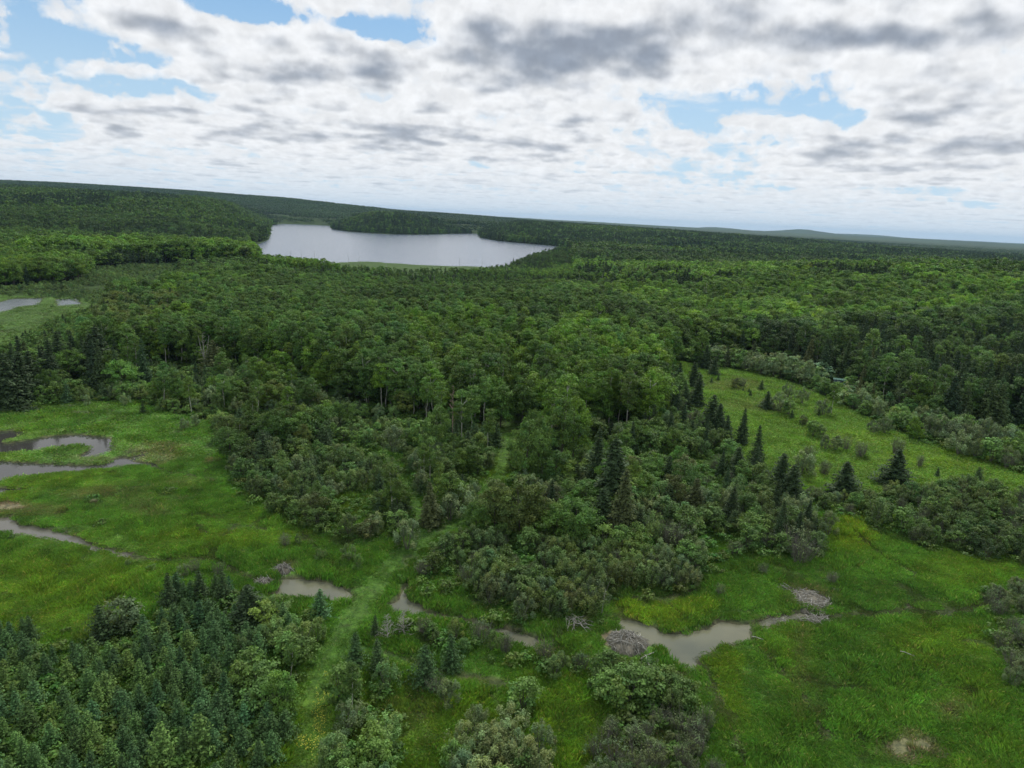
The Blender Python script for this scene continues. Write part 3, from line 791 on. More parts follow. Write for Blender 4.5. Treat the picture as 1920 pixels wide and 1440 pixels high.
register('spruce_tree', M_NEEDLE, M_BARK_DARK,
    [spruce_set(s, 10.0, rb, 26, 11, 8, .26, droop=.30, tip=.18, zb=.06, taper=.9) for s, rb in ((51, 2.7), (52, 2.3), (53, 3.0), (54, 2.0))],
    [spruce_set(s, 10.0, rb, 13, 8, 4, .5, droop=.28, tip=.1) for s, rb in ((55, 2.3), (56, 1.9))],
    [spruce_set(s, 10.0, rb, 7, 5, 2, 1.0, droop=.25, tip=.1) for s, rb in ((57, 1.7), (58, 1.4))])
def dead_set(fn, H):
    TV, TF = fn; n = 2
    return np.zeros((3 * 0 + 4, 3)) + np.array([[0, 0, .1]]) * np.arange(4)[:, None] * .01, np.array([[0, 1, 2, 3]]), np.ones((1, 4)), TV, TF, H

# ------------------------------------------------------------------ regions of planting (where the plants root, in pixels)
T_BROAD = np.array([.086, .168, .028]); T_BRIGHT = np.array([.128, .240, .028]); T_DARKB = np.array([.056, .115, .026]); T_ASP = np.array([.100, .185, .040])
T_WIL = np.array([.135, .222, .066]); T_ALD = np.array([.104, .190, .044]); T_SIL = np.array([.225, .320, .150]); T_BRN = np.array([.108, .158, .038])
T_SPR = np.array([.036, .068, .024]); T_YSP = np.array([.050, .108, .036]); T_YSP2 = np.array([.080, .150, .036]); T_GRY = np.array([.145, .205, .085]); T_BRS = np.array([.076, .100, .034])
B_, A_, W_, L_, Y_, S_ = 'broadleaf_tree', 'aspen_tree', 'willow_shrub', 'alder_shrub', 'young_spruce', 'spruce_tree'
REG = [  # name, polygon, spacing, [(kind, weight, hmin, hmax, tint)], phrase for the place
 ('aspen_grove', [(150,690),(150,625),(300,590),(600,556),(1000,556),(1150,600),(1250,660),(1262,700),(1262,765),(1230,812),(1100,800),(1000,800),(985,740),(975,700),(948,700),(950,760),(905,800),(800,785),(700,772),(620,742),(560,705),(420,685)], 3.5,
   [(A_,.55,12.5,16,T_ASP),(A_,.12,11,15,T_BRIGHT),(B_,.23,9,13,T_BROAD),(B_,.1,8,12,T_BRIGHT)], 'in the grove between the trail and the lake'),
 ('knoll_grove', [(740,650),(880,625),(1000,618),(1150,650),(1262,715),(1262,765),(1230,812),(1100,800),(1000,800),(985,740),(975,700),(948,700),(950,760),(905,800),(860,765),(790,740)], 3.5,
   [(A_,.30,12,15.5,T_BRIGHT*.95),(B_,.34,9,12.5,T_BRIGHT*.95),(A_,.22,12,15.5,T_ASP),(B_,.14,9,13,T_BROAD)], 'on the bright leafy knoll at the head of the trail'),
 ('brown_grove', [(160,620),(180,588),(330,575),(345,600),(330,655),(230,665),(160,660)], 4.2, [(B_,.7,8,11,T_BRN),(A_,.1,10,13,T_ASP),(S_,.2,8,12,T_SPR)], 'in the brownish grove beside the left marsh pond'),
 ('conifer_swamp', [(330,545),(620,535),(900,556),(1130,570),(1130,535),(900,520),(640,512),(430,506),(340,518)], 4.6, [(S_,.42,7,12,T_SPR),(B_,.33,8,12,T_BROAD),(S_,.13,7,11,T_BRS),(A_,.12,10,13,T_ASP)], 'in the dark conifer band before the lake'),
 ('green_fringe', [(50,500),(200,497),(430,495),(470,498),(560,506),(640,512),(600,494),(470,476),(300,474),(50,482)], 6.0, [(B_,.95,14,19,T_BRIGHT),(S_,.05,10,14,T_SPR)], 'in the bright row along the far edge of the swamp'),
 ('left_wood', [(-700,548),(-100,546),(20,545),(150,532),(160,512),(100,498),(-700,490)], 5.5, [(B_,.85,10,14,T_BRIGHT*.85),(S_,.15,9,12,T_SPR)], 'in the wood beyond the left marsh pond'),
 ('alder_swamp', [(150,562),(70,557),(0,553),(-100,546),(-700,560),(-700,548),(-100,546),(20,545),(150,532),(170,508),(330,494),(500,497),(620,510),(430,508),(335,520),(330,560),(200,575)], 3.3, [(L_,.55,1.8,2.8,T_WIL*.85),(W_,.45,1.4,2.6,T_WIL*.9)], 'in the shrub swamp beyond the left pond'),
 ('left_shrubs', [(-700,655),(0,648),(60,628),(90,605),(150,588),(195,566),(215,570),(190,600),(170,665),(150,690),(0,692),(-700,700)], 3.2, [(L_,.6,1.6,3.2,T_ALD*1.35),(W_,.3,1.5,3,T_WIL),(Y_,.1,2,4,T_SPR*1.2)], 'in the shrubs at the far left'),
 ('left_spruces', [(-700,690),(0,690),(150,690),(240,700),(300,718),(300,738),(200,742),(60,768),(-700,775)], 3.9, [(S_,.38,9,14,T_SPR),(L_,.34,3.5,5.5,T_ALD),(B_,.18,6,9,T_BROAD),(Y_,.1,4,6,T_SPR*1.3)], 'behind the left marsh'),
 ('transition', [(300,718),(240,700),(150,690),(420,683),(560,703),(620,742),(700,772),(800,785),(905,800),(935,840),(930,862),(860,852),(700,802),(640,788),(400,792),(335,775),(250,752),(120,752),(200,742),(300,738)], 3.1, [(Y_,.30,3,5.5,T_SPR*1.25),(L_,.32,2.5,4.5,T_ALD*1.1),(W_,.12,2.5,4,T_WIL),(B_,.09,5,8,T_BROAD),(A_,.05,8,11,T_ASP*1.1),(B_,.05,6,8,T_BRIGHT),(W_,.06,3,4.5,T_SIL*.8),(B_,.03,5,7.5,T_BRN)], 'on the slope between the marsh and the aspens'),
 ('shrub_belt', [(432,905),(425,850),(400,790),(500,780),(640,786),(700,800),(860,850),(932,860),(930,890),(900,940),(850,975),(800,1000),(765,1030),(700,1012),(600,1005),(530,982),(500,952),(455,930)], 2.9, [(W_,.28,2.8,4.2,T_WIL*.9),(L_,.36,2.8,4.6,T_ALD),(W_,.08,3,4.5,T_SIL*.75),(Y_,.17,2.5,4.8,T_SPR*1.25),(B_,.03,4.5,6.5,T_BRN),(B_,.07,5,7.5,T_BROAD),(A_,.04,7,10,T_ASP*1.1)], 'in the shrub belt left of the trail'),
 ('right_of_trail', [(885,1008),(930,935),(957,880),(985,850),(1000,800),(1100,800),(1240,815),(1300,860),(1330,930),(1330,1030),(1290,1035),(1130,1042),(1000,1030)], 3.1, [(L_,.40,3.5,5.5,T_ALD*1.1),(B_,.16,5,8,T_BROAD),(W_,.11,3.5,5,T_SIL*.85),(Y_,.07,4,6.5,T_SPR),(B_,.05,5,7.5,T_BRS*1.2),(S_,.05,6,9,T_SPR),(W_,.18,3.5,5,T_WIL)], 'in the mixed wood right of the trail'),
 ('meadow_left_edge', [(1225,800),(1240,715),(1252,690),(1278,728),(1302,768),(1345,828),(1392,878),(1440,914),(1480,948),(1520,985),(1545,1040),(1500,1060),(1400,1040),(1330,1060),(1310,930)], 3.2, [(L_,.36,3,5,T_ALD),(W_,.34,3,4.5,T_WIL*.85),(S_,.17,5,8.5,T_SPR),(Y_,.09,3.5,6,T_SPR),(W_,.10,3,5,T_SIL*.8)], 'along the left edge of the sloping meadow'),
 ('alder_belt', [(1500,925),(1560,945),(1600,937),(1700,926),(1820,915),(1920,937),(2500,1040),(2500,1120),(1920,1062),(1760,1030),(1660,1000),(1600,975),(1545,958)], 2.6, [(L_,.36,2.3,3.8,T_ALD*1.0),(W_,.46,2.0,3.6,T_WIL*.9),(W_,.18,2.0,3.2,T_GRY)], 'in the alder belt below the sloping meadow'),
 ('meadow_far_edge', [(1262,672),(1290,655),(1400,668),(1480,686),(1550,712),(1650,755),(1750,795),(1860,822),(1960,850),(2300,900),(2300,960),(1960,902),(1850,868),(1760,842),(1660,800),(1600,768),(1545,742),(1480,715),(1400,697),(1330,684)], 3.8, [(W_,.36,4,6,T_SIL*.72),(L_,.40,4,6,T_ALD*1.2),(W_,.18,4,5.5,T_WIL),(S_,.06,6,9,T_BRS)], 'along the far edge of the sloping meadow'),
 ('willow_thicket', [(775,1120),(795,1060),(850,1030),(900,1012),(1000,1030),(1130,1042),(1290,1035),(1330,1060),(1310,1105),(1200,1108),(1122,1122),(1112,1150),(1050,1172),(990,1165),(950,1150),(900,1125),(850,1115)], 2.5, [(W_,.56,2.4,4.2,T_WIL*.86),(L_,.25,2.6,4.2,T_ALD*1.0),(W_,.19,2.4,4,T_GRY*.95)], 'in the willow thicket above the creek'),
 ('creekside', [(735,1175),(800,1180),(900,1200),(990,1232),(1080,1238),(1150,1240),(1140,1262),(1000,1262),(900,1240),(800,1212)], 2.6, [(W_,.7,1.6,2.8,T_WIL*.85),(L_,.3,1.6,2.6,T_ALD)], 'beside the narrow creek'),
 ('lodge_alders', [(1135,1275),(1200,1262),(1275,1295),(1285,1335),(1262,1355),(1150,1355)], 2.2, [(L_,.6,3.2,4.4,T_ALD*1.05),(W_,.4,2.8,4.0,T_WIL*.85)], 'in the tall clump next to the beaver lodge'),
 ('grey_brush', [(1130,1360),(1320,1345),(1345,1440),(1380,1700),(1120,1700),(1110,1440)], 2.1, [(W_,.75,1.1,2.2,T_GRY*1.05),(L_,.25,1.1,2.0,T_ALD)], 'in the grey brush at the bottom edge'),
 ('right_brush', [(1850,1120),(1930,1100),(2400,1100),(2400,1300),(1905,1300),(1870,1230)], 2.8, [(W_,.8,1.4,2.6,T_GRY),(L_,.2,1.4,2.4,T_ALD)], 'in the grey brush at the right edge'),
 ('plantation', [(-700,1205),(-100,1200),(0,1195),(50,1190),(90,1230),(140,1240),(195,1235),(215,1175),(260,1165),(290,1195),(310,1150),(318,1112),(430,1112),(470,1150),(470,1215),(440,1250),(450,1330),(545,1375),(520,1420),(495,1480),(480,1750),(-700,1750)], 2.15, [(Y_,.74,2.5,3.9,T_YSP),(Y_,.20,2.3,3.6,T_YSP2),(Y_,.06,1.8,2.6,T_YSP2*1.2)], 'in the dense spruce plantation'),
 ('trailside_left', [(440,1170),(500,1152),(640,1155),(652,1172),(622,1215),(590,1290),(562,1350),(542,1375),(450,1335),(440,1250),(470,1220)], 2.3, [(W_,.46,2.4,3.8,T_WIL*.95),(L_,.36,2.4,4.0,T_ALD*1.2),(Y_,.14,3,4.4,T_YSP),(B_,.04,5,6,T_BROAD)], 'between the plantation and the trail'),
 ('trailside_right', [(645,1255),(712,1262),(735,1310),(755,1360),(752,1440),(760,1700),(600,1700),(606,1440),(618,1360),(632,1300)], 2.3, [(W_,.55,2.8,4.4,T_WIL*1.05),(L_,.37,2.8,4.6,T_ALD*1.15),(Y_,.08,3.4,4.6,T_YSP)], 'right of the trail at the bottom edge'),
 ('bottom_willow', [(832,1412),(870,1382),(950,1375),(1005,1405),(1030,1440),(1050,1700),(830,1700)], 2.2, [(W_,.7,3.0,4.2,T_GRY*1.05),(L_,.3,2.6,4.0,T_ALD*1.1)], 'in the big grey-green clump at the bottom edge'),
]
HILL_MIX = [(B_,.50,8.5,15.5,T_BROAD),(B_,.14,10,14,T_BRIGHT),(A_,.10,12,15,T_ASP),(S_,.12,8,14,T_SPR),(B_,.12,9,13,T_DARKB),(B_,.02,8,11,T_SIL*.6)]
HILL_SUN_TINT = [(B_,.40,8,13.5,T_BRIGHT*1.15),(B_,.28,8,14,T_BROAD*1.1),(S_,.14,7,12,T_SPR),(A_,.12,11,14,T_BRIGHT),(B_,.06,8,11,T_SIL*.6)]  # lighter leaf tints paint a patch of sunlight onto the right-hand hill
HILL_CON = [(S_,.62,9,15,T_SPR),(B_,.2,8,12,T_DARKB),(S_,.08,8,12,T_BRS),(A_,.10,12,16,T_ASP)]
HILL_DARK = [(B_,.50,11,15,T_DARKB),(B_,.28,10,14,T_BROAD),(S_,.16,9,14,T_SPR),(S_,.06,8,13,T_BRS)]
SUN_TINT_PX = [(960,560),(1000,505),(1200,495),(1500,505),(1900,545),(1920,590),(1700,640),(1500,640),(1300,650),(1200,640),(1150,600)]  # outline of the hill patch whose sunlight is put into leaf colour
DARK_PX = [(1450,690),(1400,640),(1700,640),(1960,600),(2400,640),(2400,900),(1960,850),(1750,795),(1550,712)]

PL = {k: [] for k in (B_, A_, W_, L_, Y_, S_)}      # x, y, z, height, rot, tint(3), region index, explicit label index
LABEL_X = []
LOW_PX = [(480,476),(620,480),(960,485),(1060,465),(1085,520),(1060,565),(900,580),(600,560),(480,508)]
def keep_clear(x, y):
    """no plant in water, on the trail or on the lodges"""
    ok = np.ones(x.shape, bool); near = np.hypot(x, y) < 340
    d = np.full(x.shape, 99.0)
    d[near] = pond_distance(x[near], y[near]); ok &= d > 0.8
    d[near] = linedist(x[near], y[near], TRAIL[6:11]); ok &= d > 3.3
    for line, wd in ((TRAIL, 2.3), (TRAIL2, 1.6), (TRAIL3, 1.1)):
        d = np.full(x.shape, 99.0); d[near] = linedist(x[near], y[near], line); ok &= d > wd
    for (lx, ly, lr) in CLEAR: ok &= (x - lx) ** 2 + (y - ly) ** 2 > lr * lr
    return ok
CLEAR = []
for (px_, py_, r_) in [(1175,1207,4.2),(1517,1122,3.0),(530,1070,2.2),(1573,722,5.0),(500,1088,1.5),(1573,737,3.5),(1272,1290,1.7),(1245,1326,1.0),(1148,1196,1.5)]:
    xx, yy, zz = surface_at(px_, py_); CLEAR.append((xx[0], yy[0], r_))

def grid_points(x0, x1, y0, y1, s, rg):
    gx = np.arange(x0, x1, s); gy = np.arange(y0, y1, s * .87)
    X, Y = np.meshgrid(gx.astype(float), gy.astype(float)); X[1::2] += s / 2
    X = X + rg.uniform(-.38, .38, X.shape) * s; Y = Y + rg.uniform(-.38, .38, Y.shape) * s
    return X.ravel(), Y.ravel()

def add_plants(x, y, z, mix, ridx, rg, hscale=1.0):
    n = len(x)
    if n == 0: return
    wts = np.array([m_[1] for m_ in mix]); wts = wts / wts.sum()
    # kinds stand in loose drifts rather than evenly mixed
    fld = vnoise(x, y, 14, 60 + ridx % 7, 2) * .55 + rg.random(n) * .45
    order = np.argsort(np.argsort(fld)) / max(n, 1); pick = np.searchsorted(np.cumsum(wts), order * .9999)
    pick = np.minimum(pick, len(mix) - 1)
    tn = vnoise(x, y, 26, 77, 2); hn = vnoise(x, y, 22, 78, 2)
    for j, (k, w, h0, h1, tint) in enumerate(mix):
        q = np.where(pick == j)[0]
        if not len(q): continue
        h = (h0 + (h1 - h0) * np.clip(.5 * rg.random(len(q)) + .9 * hn[q] - .2 + .25 * rg.normal(size=len(q)) * .5, -.25, 1.25)) * hscale
        qx, qy, qw = project(x[q], y[q], z[q]); h = h * np.where(inpoly(qx, qy, LOW_PX), .46, 1.0)
        g = (1 + rg.normal(size=len(q)) * .17) * (0.58 + .84 * tn[q]); hue = rg.normal(size=len(q)) * .07
        tt = np.stack([tint[0] * g * (1 + hue), tint[1] * g, tint[2] * g * (1 - hue)], 1)
        for i, qi in enumerate(q):
            PL[k].append((x[qi], y[qi], z[qi], h[i], rg.random() * 6.283, *np.clip(tt[i], .01, .4), ridx, -1))

GAPS = dict(transition=.26, shrub_belt=.25, right_of_trail=.26, meadow_left_edge=.28, alder_belt=.25, willow_thicket=.20, creekside=.45, trailside_left=.22, trailside_right=.25, bottom_willow=.1, grey_brush=.3, right_brush=.55, plantation=.06, left_shrubs=.35, alder_swamp=.15, meadow_far_edge=.1, left_spruces=.1)
def plant_regions():
    rg = np.random.default_rng(5)
    # classify helper: later regions win
    def classify(px, py, r):
        c = np.full(px.shape, -1)
        for i, rr in enumerate(REG): c = np.where(inpoly(px, py, rr[1]), i, c)
        c = np.where(tree_free(px, py) & (c < 0), -2, c)
        return c
    # near and middle ground
    for i, (nm, poly, sp, mix, ph) in enumerate(REG):
        pp = np.array(poly, float); wx, wy = unproject(pp[:, 0], pp[:, 1], 0)
        wx2, wy2 = unproject(pp[:, 0], pp[:, 1], 12)
        X, Y = grid_points(max(-520, min(wx.min(), wx2.min())), min(620, max(wx.max(), wx2.max()) ), max(24, min(wy.min(), wy2.min()) - 5), min(760, wy.max() + 5), sp, rg)
        Z = hill_height(X, Y); px, py, w = project(X, Y, Z)
        q = classify(px, py, np.hypot(X, Y)) == i
        X, Y = X[q], Y[q]; ok = keep_clear(X, Y); X, Y = X[ok], Y[ok]
        gap = GAPS.get(nm, 0)
        if gap:
            gn = vnoise(X, Y, 9, 63, 2) * .7 + vnoise(X, Y, 4, 64, 2) * .3
            ok = gn > np.quantile(gn, gap) if len(gn) else gn > 0; X, Y = X[ok], Y[ok]
        add_plants(X, Y, ground_height(X, Y), mix, i, rg)
    # the rest of the wood out to 760 m
    X, Y = grid_points(-640, 640, 150, 760, 4.5, rg)
    q = np.abs(X) < .92 * Y + 20; X, Y = X[q], Y[q]
    Z = hill_height(X, Y); px, py, w = project(X, Y, Z)
    c = classify(px, py, None); q = (c == -1) & (sdist(X, Y, LAKE) > 3) & (py < 800) & ~((px > 1240) & (py > 700) & (px < 1560) & (py > .6 * (px - 1240) + 640))
    X, Y, px, py = X[q], Y[q], px[q], py[q]; ok = keep_clear(X, Y); X, Y, px, py = X[ok], Y[ok], px[ok], py[ok]
    Z = ground_height(X, Y)
    br = inpoly(px, py, SUN_TINT_PX); dk = inpoly(px, py, DARK_PX) & ~br; re = ~br & ~dk
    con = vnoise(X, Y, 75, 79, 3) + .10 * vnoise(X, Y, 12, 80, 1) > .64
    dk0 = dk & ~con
    for msk, mix, idx in ((br & ~con, HILL_SUN_TINT, 100), (dk0, HILL_DARK, 101), (re & ~con, HILL_MIX, 102), (con, HILL_CON, 105)):
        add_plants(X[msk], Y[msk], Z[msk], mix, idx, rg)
    # far woods, single trees out to 2 km
    X, Y = grid_points(-2000, 2000, 700, 2150, 7.6, rg)
    q = (np.abs(X) < .86 * Y + 30) & (Y > 740); X, Y = X[q], Y[q]
    q = sdist(X, Y, LAKE) > 3; X, Y = X[q], Y[q]; Z = ground_height(X, Y)
    px, py, w = project(X, Y, Z); q = ~inpoly(px, py, OPEN_PX['lake_reeds']) & ~inpoly(px, py, OPEN_PX['far_clearing']); X, Y, Z = X[q], Y[q], Z[q]
    con = vnoise(X, Y, 190, 71, 3) + .12 * (X > -100) * (Y > 1300)
    fm = [(B_,.72,11,16,T_BROAD*.70),(B_,.18,10,14,T_BROAD*.95),(S_,.1,11,16,T_SPR)]
    fc = [(S_,.62,10,17,T_SPR*1.15),(B_,.3,10,14,T_DARKB),(B_,.08,10,14,T_BROAD)]
    q = con < .50 + .1 * (rg.random(len(X)) - .5)
    add_plants(X[q], Y[q], Z[q], fm, 103, rg, 1.12); add_plants(X[~q], Y[~q], Z[~q], fc, 104, rg, 1.12)
plant_regions()

# a sparse grey shrub: bare upright twigs with a thin veil of leaves
def brush_set(seed, H, rc, n, nl, ls):
    V, F, T, C = broad_crown(seed, H, rc, .4, 16, nl, ls, .5, prof=dome, aspect=.4)
    TV, TF = brush_mesh(seed, H, rc, n); return V, F, T, TV, TF, H
register('bare_shrub', M_LEAF, M_BARK_GREY,
    [brush_set(s, 2.6, rc, 70, 24, .09) for s, rc in ((61, 1.4), (62, 1.7), (63, 1.2))],
    [brush_set(s, 2.6, rc, 26, 8, .18) for s, rc in ((64, 1.4),)],
    [brush_set(s, 2.6, rc, 10, 3, .3) for s, rc in ((65, 1.4),)])
K_ = 'bare_shrub'; PL[K_] = []
def plant_brush():
    rg = np.random.default_rng(91)
    nm_ = {r_[0]: i for i, r_ in enumerate(REG)}
    areas = [(nm_[a], b_, T_GRY) for a, b_ in (('grey_brush', 2.5), ('right_brush', 3.0), ('alder_belt', 5.0), ('willow_thicket', 5.5), ('meadow_left_edge', 6.5), ('bottom_willow', 4.5), ('creekside', 4.5))]
    for i, sp, tint in areas:
        poly = REG[i][1]; pp = np.array(poly, float); wx, wy = unproject(pp[:, 0], pp[:, 1], 0)
        X, Y = grid_points(max(-300, wx.min()), min(300, wx.max()), max(24, wy.min()), min(330, wy.max()), sp, rg)
        px, py, w = project(X, Y, hill_height(X, Y)); q = inpoly(px, py, poly); X, Y = X[q], Y[q]
        ok = keep_clear(X, Y); X, Y = X[ok], Y[ok]
        add_plants(X, Y, ground_height(X, Y), [(K_, 1, 1.8, 3.0, tint)], i, rg)
plant_brush()

